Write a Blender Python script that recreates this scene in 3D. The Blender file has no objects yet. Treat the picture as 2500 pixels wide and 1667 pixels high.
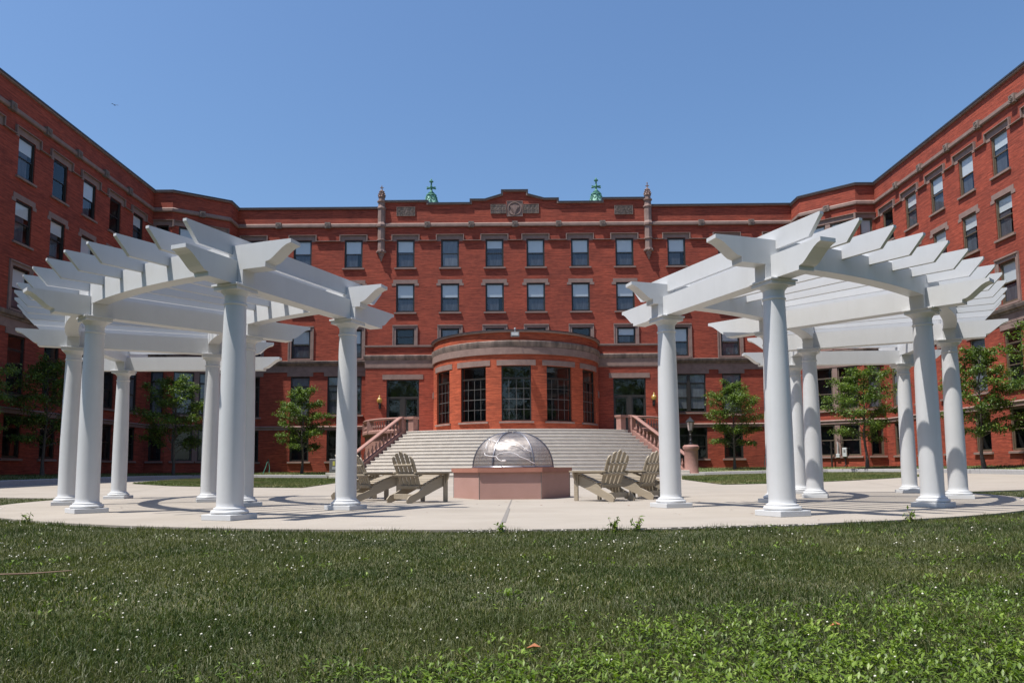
import bpy, bmesh, math, random
import numpy as np
from mathutils import Matrix, Vector
R = math.radians
PI = math.pi
random.seed(7); rng = np.random.default_rng(7)
C = bpy.context.scene.collection

# ------------------------------------------------------------------ materials
def mat(name):
    m = bpy.data.materials.new(name); m.use_nodes = True
    nt = m.node_tree; nt.nodes.clear()
    o = nt.nodes.new('ShaderNodeOutputMaterial')
    return m, nt, o
def N(nt, t, **k):
    n = nt.nodes.new('ShaderNode' + t)
    for a, v in k.items():
        if a.startswith('i_'):
            n.inputs[a[2:].replace('_', ' ')].default_value = v
        else: setattr(n, a, v)
    return n
def col(c): return (c[0], c[1], c[2], 1.0)
def ramp(nt, fac, stops):
    r = N(nt, 'ValToRGB'); e = r.color_ramp.elements
    while len(e) < len(stops): e.new(0.5)
    for i, (p, c) in enumerate(stops): e[i].position = p; e[i].color = col(c)
    nt.links.new(fac, r.inputs['Fac']); return r.outputs['Color']
def mixc(nt, fac, a, b, mode='MIX'):
    m = N(nt, 'Mix', data_type='RGBA', blend_type=mode)
    for s, v in ((m.inputs[0], fac), (m.inputs[6], a), (m.inputs[7], b)):
        if isinstance(v, (int, float)): s.default_value = v
        elif isinstance(v, tuple): s.default_value = col(v)
        else: nt.links.new(v, s)
    return m.outputs[2]
def noise(nt, vec, scale, detail=3, rough=.55, dist=0):
    n = N(nt, 'TexNoise'); n.inputs['Scale'].default_value = scale
    n.inputs['Detail'].default_value = detail; n.inputs['Roughness'].default_value = rough
    n.inputs['Distortion'].default_value = dist
    if vec is not None: nt.links.new(vec, n.inputs['Vector'])
    return n.outputs['Fac']
def mapping(nt, vec, scale=(1, 1, 1)):
    m = N(nt, 'Mapping'); m.inputs['Scale'].default_value = scale
    nt.links.new(vec, m.inputs['Vector']); return m.outputs['Vector']
def simple(name, c1, c2, scale=3, rough=.7, bump=0, bscale=60, vec='Object', stretch=(1, 1, 1), metallic=0, spec=.5, extra=None):
    m, nt, o = mat(name)
    tc = N(nt, 'TexCoord'); v = mapping(nt, tc.outputs[vec], stretch)
    f = noise(nt, v, scale, 5, .6)
    c = ramp(nt, f, [(.3, c1), (.7, c2)])
    if extra: c = extra(nt, tc, c)
    b = N(nt, 'BsdfPrincipled'); nt.links.new(c, b.inputs['Base Color'])
    b.inputs['Roughness'].default_value = rough; b.inputs['Metallic'].default_value = metallic
    b.inputs['Specular IOR Level'].default_value = spec
    if bump:
        bp = N(nt, 'Bump'); bp.inputs['Strength'].default_value = bump; bp.inputs['Distance'].default_value = .02
        nt.links.new(noise(nt, v, bscale, 4), bp.inputs['Height']); nt.links.new(bp.outputs['Normal'], b.inputs['Normal'])
    nt.links.new(b.outputs['BSDF'], o.inputs['Surface'])
    return m
def brick_mat(name, ca, cb, cm):
    m, nt, o = mat(name)
    uv = N(nt, 'UVMap'); 
    br = N(nt, 'TexBrick'); br.offset = .5
    br.inputs['Scale'].default_value = 1.0; br.inputs['Brick Width'].default_value = .22
    br.inputs['Row Height'].default_value = .0725; br.inputs['Mortar Size'].default_value = .007
    br.inputs['Mortar Smooth'].default_value = .1; br.inputs['Bias'].default_value = -.1
    br.inputs['Color1'].default_value = col(ca); br.inputs['Color2'].default_value = col(cb); br.inputs['Mortar'].default_value = col(cm)
    nt.links.new(uv.outputs['UV'], br.inputs['Vector'])
    # streaks of differently fired courses
    st = noise(nt, mapping(nt, uv.outputs['UV'], (.9, 12, 1)), 1.0, 4, .65)
    c = mixc(nt, 1.0, br.outputs['Color'], ramp(nt, st, [(.25, (.5, .5, .52)), (.5, (1, 1, 1)), (.75, (1.55, 1.5, 1.45))]), 'MULTIPLY')
    bl = noise(nt, mapping(nt, uv.outputs['UV'], (.35, .5, 1)), 1.0, 5, .6)
    c = mixc(nt, 1.0, c, ramp(nt, bl, [(.3, (.74, .76, .80)), (.65, (1.14, 1.08, 1.02))]), 'MULTIPLY')
    b = N(nt, 'BsdfPrincipled'); nt.links.new(c, b.inputs['Base Color'])
    b.inputs['Roughness'].default_value = .85; b.inputs['Specular IOR Level'].default_value = .25
    bp = N(nt, 'Bump'); bp.inputs['Strength'].default_value = .5; bp.inputs['Distance'].default_value = .012; bp.invert = True
    nt.links.new(br.outputs['Fac'], bp.inputs['Height']); nt.links.new(bp.outputs['Normal'], b.inputs['Normal'])
    nt.links.new(b.outputs['BSDF'], o.inputs['Surface']); return m
M = {}
M['brick'] = brick_mat('red_brick', (.345, .072, .042), (.26, .050, .030), (.21, .070, .052))
M['brick_bay'] = brick_mat('orange_brick', (.44, .098, .045), (.35, .072, .034), (.26, .08, .052))
def stain(nt, tc, c):
    v = mapping(nt, tc.outputs['Object'], (1.6, 1.6, .25))
    return mixc(nt, ramp(nt, noise(nt, v, 1.2, 4), [(.5, (0, 0, 0)), (.72, (.45, .45, .45))]), c, (.05, .045, .042))
M['stone'] = simple('brownstone', (.20, .132, .112), (.28, .19, .162), 2.5, .85, .15)
M['stone_dark'] = simple('weathered_brownstone', (.10, .078, .068), (.29, .215, .18), 1.8, .9, .2, stretch=(1.5, 1.5, .4), extra=stain)
M['coping'] = simple('dark_coping_metal', (.03, .033, .045), (.05, .052, .062), 4, .45)
M['roof'] = simple('grey_roof_membrane', (.18, .18, .18), (.26, .26, .25), 1, .9)
M['frame'] = simple('dark_brown_paint', (.020, .017, .015), (.034, .028, .023), 8, .45)
M['muntin'] = simple('grey_muntin_paint', (.075, .072, .07), (.11, .105, .10), 8, .5)
M['frame_tan'] = simple('tan_paint', (.10, .075, .05), (.15, .11, .075), 8, .5)
M['inside'] = simple('dark_room', (.012, .011, .011), (.02, .018, .017), 2, .9)
M['blind'] = simple('white_blind', (.66, .66, .66), (.72, .72, .72), .8, .8)
M['curtain'] = simple('dark_curtain', (.055, .055, .068), (.10, .10, .115), 1.3, .9, stretch=(7, 1, 1))
M['blind_grey'] = simple('grey_curtain', (.14, .14, .155), (.22, .22, .235), 1.3, .9, stretch=(9, 1, 1))
def glass():
    m, nt, o = mat('window_glass')
    tr = N(nt, 'BsdfTransparent'); tr.inputs['Color'].default_value = (.88, .92, .94, 1)
    gl = N(nt, 'BsdfGlossy'); gl.inputs['Roughness'].default_value = .02; gl.inputs['Color'].default_value = (.9, .95, 1, 1)
    # two-sided Schlick reflectance, so light also passes from behind
    ge = N(nt, 'NewGeometry'); dt = N(nt, 'VectorMath', operation='DOT_PRODUCT'); nt.links.new(ge.outputs['Normal'], dt.inputs[0]); nt.links.new(ge.outputs['Incoming'], dt.inputs[1])
    ab = N(nt, 'Math', operation='ABSOLUTE'); nt.links.new(dt.outputs['Value'], ab.inputs[0]); om = N(nt, 'Math', operation='SUBTRACT'); om.inputs[0].default_value = 1; nt.links.new(ab.outputs[0], om.inputs[1])
    pw = N(nt, 'Math', operation='POWER'); nt.links.new(om.outputs[0], pw.inputs[0]); pw.inputs[1].default_value = 5
    fr = N(nt, 'MapRange'); nt.links.new(pw.outputs[0], fr.inputs['Value']); fr.inputs['To Min'].default_value = .065; fr.inputs['To Max'].default_value = 1
    tc = N(nt, 'TexCoord'); bp = N(nt, 'Bump'); bp.inputs['Strength'].default_value = .06; bp.inputs['Distance'].default_value = .03
    nt.links.new(noise(nt, tc.outputs['Object'], 1.4, 2), bp.inputs['Height'])
    nt.links.new(bp.outputs['Normal'], gl.inputs['Normal'])
    mx = N(nt, 'MixShader'); nt.links.new(fr.outputs[0], mx.inputs['Fac'])
    nt.links.new(tr.outputs[0], mx.inputs[1]); nt.links.new(gl.outputs[0], mx.inputs[2])
    nt.links.new(mx.outputs[0], o.inputs['Surface']); return m
M['glass'] = glass()
def grime(nt, tc, c):
    v = mapping(nt, tc.outputs['Object'], (7, 7, .8))
    return mixc(nt, ramp(nt, noise(nt, v, 1.5, 4, .6), [(.5, (0, 0, 0)), (.85, (.14, .14, .14))]), c, (.36, .36, .335))
M['white'] = simple('white_paint', (.53, .535, .54), (.58, .585, .59), 1.3, .42, .04, 25, extra=grime)
M['pink'] = simple('pink_granite', (.27, .14, .115), (.35, .19, .155), 5, .7, .1, 90)
M['pit_body'] = simple('pink_cast_stone', (.36, .205, .17), (.41, .24, .205), 2.2, .75, .08, 90)
M['pit_cap'] = simple('red_sandstone_cap', (.33, .135, .095), (.38, .17, .12), 4, .7, .08, 90)
def treads(nt, tc, c):
    return mixc(nt, ramp(nt, noise(nt, mapping(nt, tc.outputs['Object'], (1.2, 1.2, 3)), 1.6, 5, .65), [(.5, (0, 0, 0)), (.8, (.35, .35, .35))]), c, (.38, .34, .29))
M['step'] = simple('grey_granite_steps', (.52, .475, .42), (.60, .555, .495), 2.2, .8, .1, 80, extra=treads)
def specks(nt, tc, c):
    f = noise(nt, tc.outputs['Object'], 9, 2, .5)
    c = mixc(nt, ramp(nt, f, [(.70, (0, 0, 0)), (.76, (.35, .35, .35))]), c, (.24, .205, .17))
    g = noise(nt, mapping(nt, tc.outputs['Object'], (.35, 1, 1)), .8, 5, .6)
    return mixc(nt, 1.0, c, ramp(nt, g, [(.3, (.90, .89, .88)), (.7, (1.05, 1.05, 1.05))]), 'MULTIPLY')
M['concrete'] = simple('pale_concrete', (.29, .255, .212), (.335, .297, .252), 1.1, .85, .12, 120, extra=specks)
M['kerb'] = simple('light_granite', (.34, .335, .335), (.41, .405, .40), 12, .75)
M['joint'] = simple('joint_sealant', (.16, .145, .13), (.22, .2, .18), 20, .9)
M['soil'] = simple('soil', (.055, .035, .024), (.09, .06, .042), 14, 1, .3, 60)
M['black'] = simple('black_iron', (.012, .012, .013), (.02, .02, .021), 10, .4)
M['grey_metal'] = simple('grey_painted_metal', (.16, .16, .165), (.21, .21, .215), 8, .5)
M['pale_metal'] = simple('pale_grey_metal', (.45, .46, .46), (.55, .56, .56), 8, .5)
M['yellow'] = simple('yellow_sticker', (.65, .62, .12), (.72, .68, .16), 5, .6)
M['amber'] = simple('amber_glass', (.36, .22, .05), (.44, .28, .07), 5, .25)
M['lamp_glass'] = simple('frosted_lamp_glass', (.38, .30, .28), (.45, .36, .34), 4, .2)
M['copper'] = simple('green_copper', (.16, .36, .27), (.32, .52, .42), 7, .7, .1)
M['copper_dark'] = simple('dark_green_copper', (.04, .16, .11), (.09, .26, .19), 6, .7, .1)
M['taupe'] = simple('taupe_recycled_plastic', (.29, .24, .175), (.345, .29, .215), 5, .6, .04, 60, stretch=(1, 6, 6))
M['bark'] = simple('bark', (.07, .055, .045), (.13, .105, .09), 12, .95, .4, 40)
M['teal'] = simple('teal_strap', (.10, .42, .34), (.16, .5, .42), 5, .6)
M['gravel'] = simple('pale_gravel', (.30, .27, .24), (.55, .5, .45), 9, .9)
M['white_flower'] = simple('clover_flower', (.55, .51, .40), (.78, .75, .64), 60, .9)
M['dry_leaf'] = simple('dry_leaf', (.28, .10, .04), (.42, .17, .07), 30, .8)
M['twig'] = simple('dry_twig', (.14, .09, .06), (.25, .17, .12), 20, .9)
def foliage(name, stops, noise_scale=.7, rough=.5, patch=None, trans=.3):
    m, nt, o = mat(name)
    g = N(nt, 'NewGeometry'); tc = N(nt, 'TexCoord')
    c = ramp(nt, g.outputs['Random Per Island'], stops)
    f = noise(nt, tc.outputs['Object'], noise_scale, 3)
    c = mixc(nt, 1.0, c, ramp(nt, f, [(.3, (.62, .66, .6)), (.68, (1.3, 1.25, 1.15))]), 'MULTIPLY')
    if patch: c = patch(nt, tc, c)
    b = N(nt, 'BsdfPrincipled'); nt.links.new(c, b.inputs['Base Color']); b.inputs['Roughness'].default_value = rough
    b.inputs['Specular IOR Level'].default_value = .35
    t = N(nt, 'BsdfTranslucent'); nt.links.new(mixc(nt, 1.0, c, (1.2, 1.35, .55), 'MULTIPLY'), t.inputs['Color'])
    mx = N(nt, 'MixShader'); mx.inputs['Fac'].default_value = trans
    nt.links.new(b.outputs[0], mx.inputs[1]); nt.links.new(t.outputs[0], mx.inputs[2]); nt.links.new(mx.outputs[0], o.inputs['Surface'])
    return m
M['leaf'] = foliage('tree_leaves', [(0, (.045, .082, .018)), (.5, (.09, .15, .03)), (1, (.19, .26, .062))], .9)
M['blade'] = foliage('grass_blades', [(0, (.032, .050, .010)), (.45, (.060, .085, .018)), (.75, (.105, .130, .038)), (1, (.27, .24, .135))], .75, .5,
    lambda nt, tc, c: mixc(nt, ramp(nt, noise(nt, tc.outputs['Object'], .55, 4, .6, .4), [(.47, (0, 0, 0)), (.66, (.5, .5, .5))]), mixc(nt, ramp(nt, noise(nt, tc.outputs['Object'], 1.3, 3), [(.42, (0, 0, 0)), (.62, (.55, .55, .55))]), c, (.035, .062, .012)), (.17, .165, .065)))
M['blade_far'] = foliage('clipped_grass', [(0, (.06, .085, .024)), (.5, (.095, .125, .036)), (1, (.17, .175, .068))], .45, .7,
    lambda nt, tc, c: mixc(nt, ramp(nt, noise(nt, mapping(nt, tc.outputs['Object'], (1, .7, 1)), .38, 4), [(.5, (0, 0, 0)), (.66, (.75, .75, .75))]), c, (.24, .20, .10)), .15)
M['weed'] = foliage('bright_weeds', [(0, (.06, .10, .014)), (.5, (.12, .19, .024)), (1, (.21, .29, .052))], 2, .45)
M['turf'] = simple('turf_ground', (.045, .05, .02), (.075, .075, .032), 1.2, 1, .6, 90)
def turf2(nt, tc, c):
    return mixc(nt, ramp(nt, noise(nt, mapping(nt, tc.outputs['Object'], (1, .7, 1)), .38, 4), [(.5, (0, 0, 0)), (.66, (.7, .7, .7))]), c, (.19, .16, .085))
M['turf_far'] = simple('mown_turf', (.085, .115, .036), (.12, .155, .05), 3, 1, .3, 60, extra=turf2)
def mesh_metal():
    m, nt, o = mat('steel_mesh')
    b = N(nt, 'BsdfPrincipled'); b.inputs['Metallic'].default_value = .9; b.inputs['Roughness'].default_value = .5
    b.inputs['Base Color'].default_value = (.42, .385, .36, 1); b.inputs['Anisotropic'].default_value = .6
    tc = N(nt, 'TexCoord'); bp = N(nt, 'Bump'); bp.inputs['Strength'].default_value = .6; bp.inputs['Distance'].default_value = .09
    nt.links.new(noise(nt, tc.outputs['Object'], 2.6, 2.5), bp.inputs['Height']); nt.links.new(bp.outputs['Normal'], b.inputs['Normal'])
    t = N(nt, 'BsdfTransparent'); mx = N(nt, 'MixShader')
    w = N(nt, 'TexWave', bands_direction='Z'); w.inputs['Scale'].default_value = 45; nt.links.new(tc.outputs['Object'], w.inputs['Vector'])
    mr = N(nt, 'MapRange'); mr.inputs['To Min'].default_value = .38; mr.inputs['To Max'].default_value = .58; nt.links.new(w.outputs['Fac'], mr.inputs['Value'])
    nt.links.new(mr.outputs[0], mx.inputs['Fac'])
    nt.links.new(b.outputs[0], mx.inputs[1]); nt.links.new(t.outputs[0], mx.inputs[2]); nt.links.new(mx.outputs[0], o.inputs['Surface'])
    return m
M['mesh'] = mesh_metal()
M['steel'] = simple('dark_steel', (.16, .16, .18), (.22, .22, .245), 6, .4, metallic=.8)
M['sun_glint'] = simple('glint_white', (.75, .75, .74), (.8, .8, .8), 6, .4)  # near-white colour for the sun glints drawn on the dome

# ------------------------------------------------------------------ mesh helpers
class MB:
    def __init__(s): s.v = []; s.f = []; s.uv = {}
    def add(s, vs, fs, uvs=None):
        o = len(s.v); s.v += [tuple(x) for x in vs]
        for i, f in enumerate(fs):
            if uvs is not None: s.uv[len(s.f)] = uvs[i]
            s.f.append(tuple(o + j for j in f))
        return s
    def box(s, x0, x1, y0, y1, z0, z1):
        v = [(x0, y0, z0), (x1, y0, z0), (x1, y1, z0), (x0, y1, z0), (x0, y0, z1), (x1, y0, z1), (x1, y1, z1), (x0, y1, z1)]
        return s.add(v, [(0, 3, 2, 1), (4, 5, 6, 7), (0, 1, 5, 4), (1, 2, 6, 5), (2, 3, 7, 6), (3, 0, 4, 7)])
    def bevbox(s, x0, x1, y0, y1, z0, z1, b=.008):
        bm = bmesh.new(); bmesh.ops.create_cube(bm, size=1)
        for w in bm.verts: w.co = Vector(((x0 + x1) / 2 + w.co.x * (x1 - x0), (y0 + y1) / 2 + w.co.y * (y1 - y0), (z0 + z1) / 2 + w.co.z * (z1 - z0)))
        bmesh.ops.bevel(bm, geom=bm.edges[:], offset=b, segments=1, affect='EDGES'); bm.verts.index_update()
        s.add([w.co[:] for w in bm.verts], [[w.index for w in f.verts] for f in bm.faces]); bm.free(); return s
    def lathe(s, prof, cx=0, cy=0, seg=24, cap=True):
        n = len(prof); v = []; f = []
        for k in range(seg):
            a = 2 * PI * k / seg
            for r, z in prof: v.append((cx + r * math.cos(a), cy + r * math.sin(a), z))
        for k in range(seg):
            k2 = (k + 1) % seg
            for i in range(n - 1): f.append((k * n + i, k2 * n + i, k2 * n + i + 1, k * n + i + 1))
        if cap:
            f.append(tuple(k * n + n - 1 for k in range(seg))); f.append(tuple(k * n for k in reversed(range(seg))))
        return s.add(v, f)
    def prism(s, poly, t, axis='y', fn=None):
        """extrude a 2D outline (a, b) by t=(t0, t1) ; axis y: (a, t, b) ; axis z: (a, b, t) ; x: (t, a, b)"""
        n = len(poly); v = []
        for q in t:
            for a, b in poly:
                p = {'y': (a, q, b), 'z': (a, b, q), 'x': (q, a, b)}[axis]
                v.append(fn(p) if fn else p)
        f = [tuple(range(n)), tuple(range(2 * n - 1, n - 1, -1))] + [(i, n + i, n + (i + 1) % n, (i + 1) % n) for i in range(n)]
        return s.add(v, f)
    def tube(s, pts, rad, seg=8):
        pts = [Vector(p) for p in pts]; n = len(pts)
        rr = rad if isinstance(rad, (list, tuple)) else [rad] * n
        v = []; f = []
        for i, p in enumerate(pts):
            d = (pts[min(i + 1, n - 1)] - pts[max(i - 1, 0)]).normalized()
            a = d.orthogonal().normalized() if i == 0 else (a - d * a.dot(d)).normalized()
            b = d.cross(a)
            for k in range(seg):
                t = 2 * PI * k / seg; v.append(p + (a * math.cos(t) + b * math.sin(t)) * rr[i])
        for i in range(n - 1):
            for k in range(seg):
                k2 = (k + 1) % seg; f.append((i * seg + k, i * seg + k2, (i + 1) * seg + k2, (i + 1) * seg + k))
        f.append(tuple(reversed(range(seg)))); f.append(tuple((n - 1) * seg + k for k in range(seg)))
        return s.add(v, f)
    def xf(s, m):
        s.v = [tuple(m @ Vector(p)) for p in s.v]; return s
    def merge(s, o, m=None):
        vs = [tuple(m @ Vector(p)) for p in o.v] if m else o.v
        return s.add(vs, o.f)
WL = {}
def mesh_of(name, mb, m, smooth=None, fixn=True, sub=None):
    me = bpy.data.meshes.new(name)
    vs = mb.v
    if sub: vs = [(a - sub[0], b - sub[1], c - sub[2]) for a, b, c in vs]
    me.from_pydata(vs, [], mb.f)
    for x in (m if isinstance(m, (list, tuple)) else [m]): me.materials.append(x)
    if mb.uv:
        uvl = me.uv_layers.new(name='UVMap')
        for pi, p in enumerate(me.polygons):
            if pi in mb.uv:
                for k, li in enumerate(p.loop_indices): uvl.data[li].uv = mb.uv[pi][k]
    elif fixn:
        bm = bmesh.new(); bm.from_mesh(me); bmesh.ops.recalc_face_normals(bm, faces=bm.faces[:]); bm.to_mesh(me); bm.free()
    if smooth:
        me.polygons.foreach_set('use_smooth', [True] * len(me.polygons)); me.set_sharp_from_angle(angle=R(smooth))
    return me
def obj(name, mb, m, parent=None, smooth=None, world=True, **k):
    sub = WL.get(parent.name) if (parent and world) else None
    me = mesh_of(name, mb, m, smooth, sub=sub) if isinstance(mb, MB) else mb
    o = bpy.data.objects.new(name, me); C.objects.link(o)
    if parent: o.parent = parent
    if sub and name: WL[o.name] = sub
    return o
def tag(o, label=None, cat=None, group=None, kind=None):
    if label: o['label'] = label
    if cat: o['category'] = cat
    if group: o['group'] = group
    if kind: o['kind'] = kind
    return o
def thing(name, label, cat, loc=(0, 0, 0), rz=0, group=None):
    o = bpy.data.objects.new(name, None); C.objects.link(o); o.location = loc; o.rotation_euler = (0, 0, rz)
    o.empty_display_size = .2
    WL[o.name] = tuple(loc)
    return tag(o, label, cat, group)
def link(name, me, parent, loc=(0, 0, 0), rz=0):
    o = bpy.data.objects.new(name, me); C.objects.link(o); o.parent = parent; o.location = loc; o.rotation_euler = (0, 0, rz); return o
def copy_tree(o, parent=None):
    c = o.copy(); C.objects.link(c); c.parent = parent
    for ch in list(o.children): copy_tree(ch, c)
    return c
def sm(x, a, b):
    t = np.clip((x - a) / (b - a), 0, 1); return t * t * (3 - 2 * t)
def gz(x, y):
    return float(sm(y, 22., 42.) * .10 + sm(y, 17., 30.) * (sm(x, 8., 20.) * .14 + sm(-x, 9., 18.) * .07))
def sheet(outline, off, step=1.5, zf=None, name='', m=None, thick=0):
    bm = bmesh.new(); vs = [bm.verts.new((a, b, 0)) for a, b in outline]; bm.faces.new(vs)
    bmesh.ops.triangulate(bm, faces=bm.faces[:])
    xs = [p[0] for p in outline]; ys = [p[1] for p in outline]
    for ax, lo, hi in ((0, min(xs), max(xs)), (1, min(ys), max(ys))):
        t = math.ceil(lo / step) * step
        while t < hi:
            co = (t, 0, 0) if ax == 0 else (0, t, 0); no = (1, 0, 0) if ax == 0 else (0, 1, 0)
            bmesh.ops.bisect_plane(bm, geom=bm.verts[:] + bm.edges[:] + bm.faces[:], plane_co=co, plane_no=no); t += step
    if thick:
        r = bmesh.ops.extrude_face_region(bm, geom=bm.faces[:])
        for w in r['geom']:
            if isinstance(w, bmesh.types.BMVert): w.co.z = -1
    for w in bm.verts:
        low = w.co.z < -.5
        w.co.z = (zf or gz)(w.co.x, w.co.y) + off - (thick if low else 0)
    bmesh.ops.recalc_face_normals(bm, faces=bm.faces[:])
    me = bpy.data.meshes.new(name); bm.to_mesh(me); bm.free(); me.materials.append(m)
    if not thick:
        for p in me.polygons:
            if p.normal.z < 0: p.flip()
    o = bpy.data.objects.new(name, me); C.objects.link(o); o['kind'] = 'structure'; return o

# ------------------------------------------------------------------ camera, light, sky
cam = bpy.data.cameras.new('camera'); co = bpy.data.objects.new('camera', cam); C.objects.link(co); bpy.context.scene.camera = co
cam.sensor_width = 36; cam.lens = 36 * 1863 / 2500; cam.shift_y = 133 / 2500; cam.clip_end = 2000; cam.clip_start = .05
p_, r_ = .0962, .0075
X = Vector((1, 0, 0)); U = Vector((0, -math.sin(p_), math.cos(p_))); D = Vector((0, math.cos(p_), math.sin(p_)))
Rt = X * math.cos(r_) - U * math.sin(r_); Up = X * math.sin(r_) + U * math.cos(r_)
mw = Matrix((Rt, Up, -D)).transposed().to_4x4(); mw.translation = (0, 0, .5515); co.matrix_world = mw
SA, SE = R(62), R(67.5)
to_sun = Vector((-math.sin(SA) * math.cos(SE), -math.cos(SA) * math.cos(SE), math.sin(SE)))
sun = bpy.data.lights.new('sun', 'SUN'); sun.energy = 5.0; sun.angle = R(.53); sun.color = (1, .955, .89)
so = bpy.data.objects.new('sun', sun); C.objects.link(so); so.rotation_euler = to_sun.to_track_quat('Z', 'Y').to_euler(); so.location = (-30, -10, 60)
w = bpy.data.worlds.new('World'); bpy.context.scene.world = w; w.use_nodes = True
nt = w.node_tree; bg = nt.nodes['Background']; sk = nt.nodes.new('ShaderNodeTexSky'); sk.sky_type = 'NISHITA'
sk.sun_disc = False; sk.sun_elevation = SE; sk.sun_rotation = math.atan2(to_sun.x, to_sun.y); sk.altitude = 0
sk.air_density = 1.36; sk.dust_density = 1.6; sk.ozone_density = 10
nt.links.new(sk.outputs[0], bg.inputs['Color']); bg.inputs['Strength'].default_value = .108
vs_ = bpy.context.scene.view_settings; vs_.view_transform = 'Standard'; vs_.look = 'None'; vs_.exposure = 0.47; vs_.gamma = 1
bpy.context.scene.cycles.max_bounces = 6; bpy.context.scene.cycles.transparent_max_bounces = 12
bpy.context.scene.cycles.caustics_reflective = False; bpy.context.scene.cycles.caustics_refractive = False

# ------------------------------------------------------------------ ground
PC = (0.0, 16.7); PR = 9.52
big = sheet([(-90, -20), (90, -20), (90, 160), (-90, 160)], -.06, 3.0, None, 'ground', M['turf'])
arc = [(PC[0] + PR * math.cos(a), PC[1] + PR * math.sin(a)) for a in np.linspace(PI, 2 * PI, 72)]
pave = arc + [(21.3, 22.5), (21.3, 40.6), (19.2, 46.4), (-17.5, 46.4), (-18.8, 40.6), (-18.8, 21.3)]
patio = sheet(pave, 0.0, 1.5, None, 'patio', M['concrete'], thick=.14)
# front lawn: one sheet with the patio cut out
fl = [(-60, -15), (60, -15), (60, 33), (21.35, 22.45)] + list(reversed(arc)) + [(-18.85, 21.25), (-60, 33)]
front_lawn = sheet(fl, -.028, 2.0, None, 'front_lawn', M['turf'])
def lawn_pts(s):
    if s < 0: return [(-6.95, 25.3), (-12.6, 28.2), (-15.4, 31.0), (-17.0, 39.5), (-16.2, 44.8), (-9.9, 44.8), (-7.5, 34.0)]
    return [(s * 6.95, 25.3), (s * 12.6, 28.2), (s * 16.6, 31.0), (s * 20.0, 39.5), (s * 17.8, 44.8), (s * 9.9, 44.8), (s * 7.5, 34.0)]
for s in (-1, 1):
    pts = lawn_pts(s)
    if s > 0: pts.reverse()
    o = sheet(pts, .02, 1.5, None, 'lawn', M['turf_far'])
# joints in the concrete
jb = MB()
def strip(mb, a, b, wdt, z):
    a = Vector((*a, 0)); b = Vector((*b, 0)); d = (b - a).normalized(); n = Vector((-d.y, d.x, 0)) * wdt / 2
    k = max(1, int((b - a).length / 1.5))
    for i in range(k):
        p = a + (b - a) * i / k; q = a + (b - a) * (i + 1) / k
        v = [p - n, q - n, q + n, p + n]
        mb.add([(t.x, t.y, gz(t.x, t.y) + z) for t in v], [(0, 1, 2, 3)])
strip(jb, (-.02, 14.3), (-.13, 7.22), .022, .004)
strip(jb, (-.10, 8.1), (-.06, 11.0), .045, .0045)
for a in (-2.62, -2.2, -.94, -.52): strip(jb, (PC[0] + 1.5 * math.cos(a), PC[1] + 1.5 * math.sin(a)), (PC[0] + 9.4 * math.cos(a), PC[1] + 9.4 * math.sin(a)), .008, .004)
for a, b in (((-6.9, 25.2), (-3, 18.5)), ((6.9, 25.2), (3, 18.5)), ((-9.5, 17), (-12.6, 28)), ((9.5, 17), (12.6, 28)), ((0, 19), (0.2, 40)), ((-7, 33), (7, 33)), ((-7, 27), (7, 27)), ((-21, 26), (-14, 29)), ((21, 26), (14, 29))): strip(jb, a, b, .012, .004)
jo = obj('paving_joints', jb, M['joint']); jo.parent = patio
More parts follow.
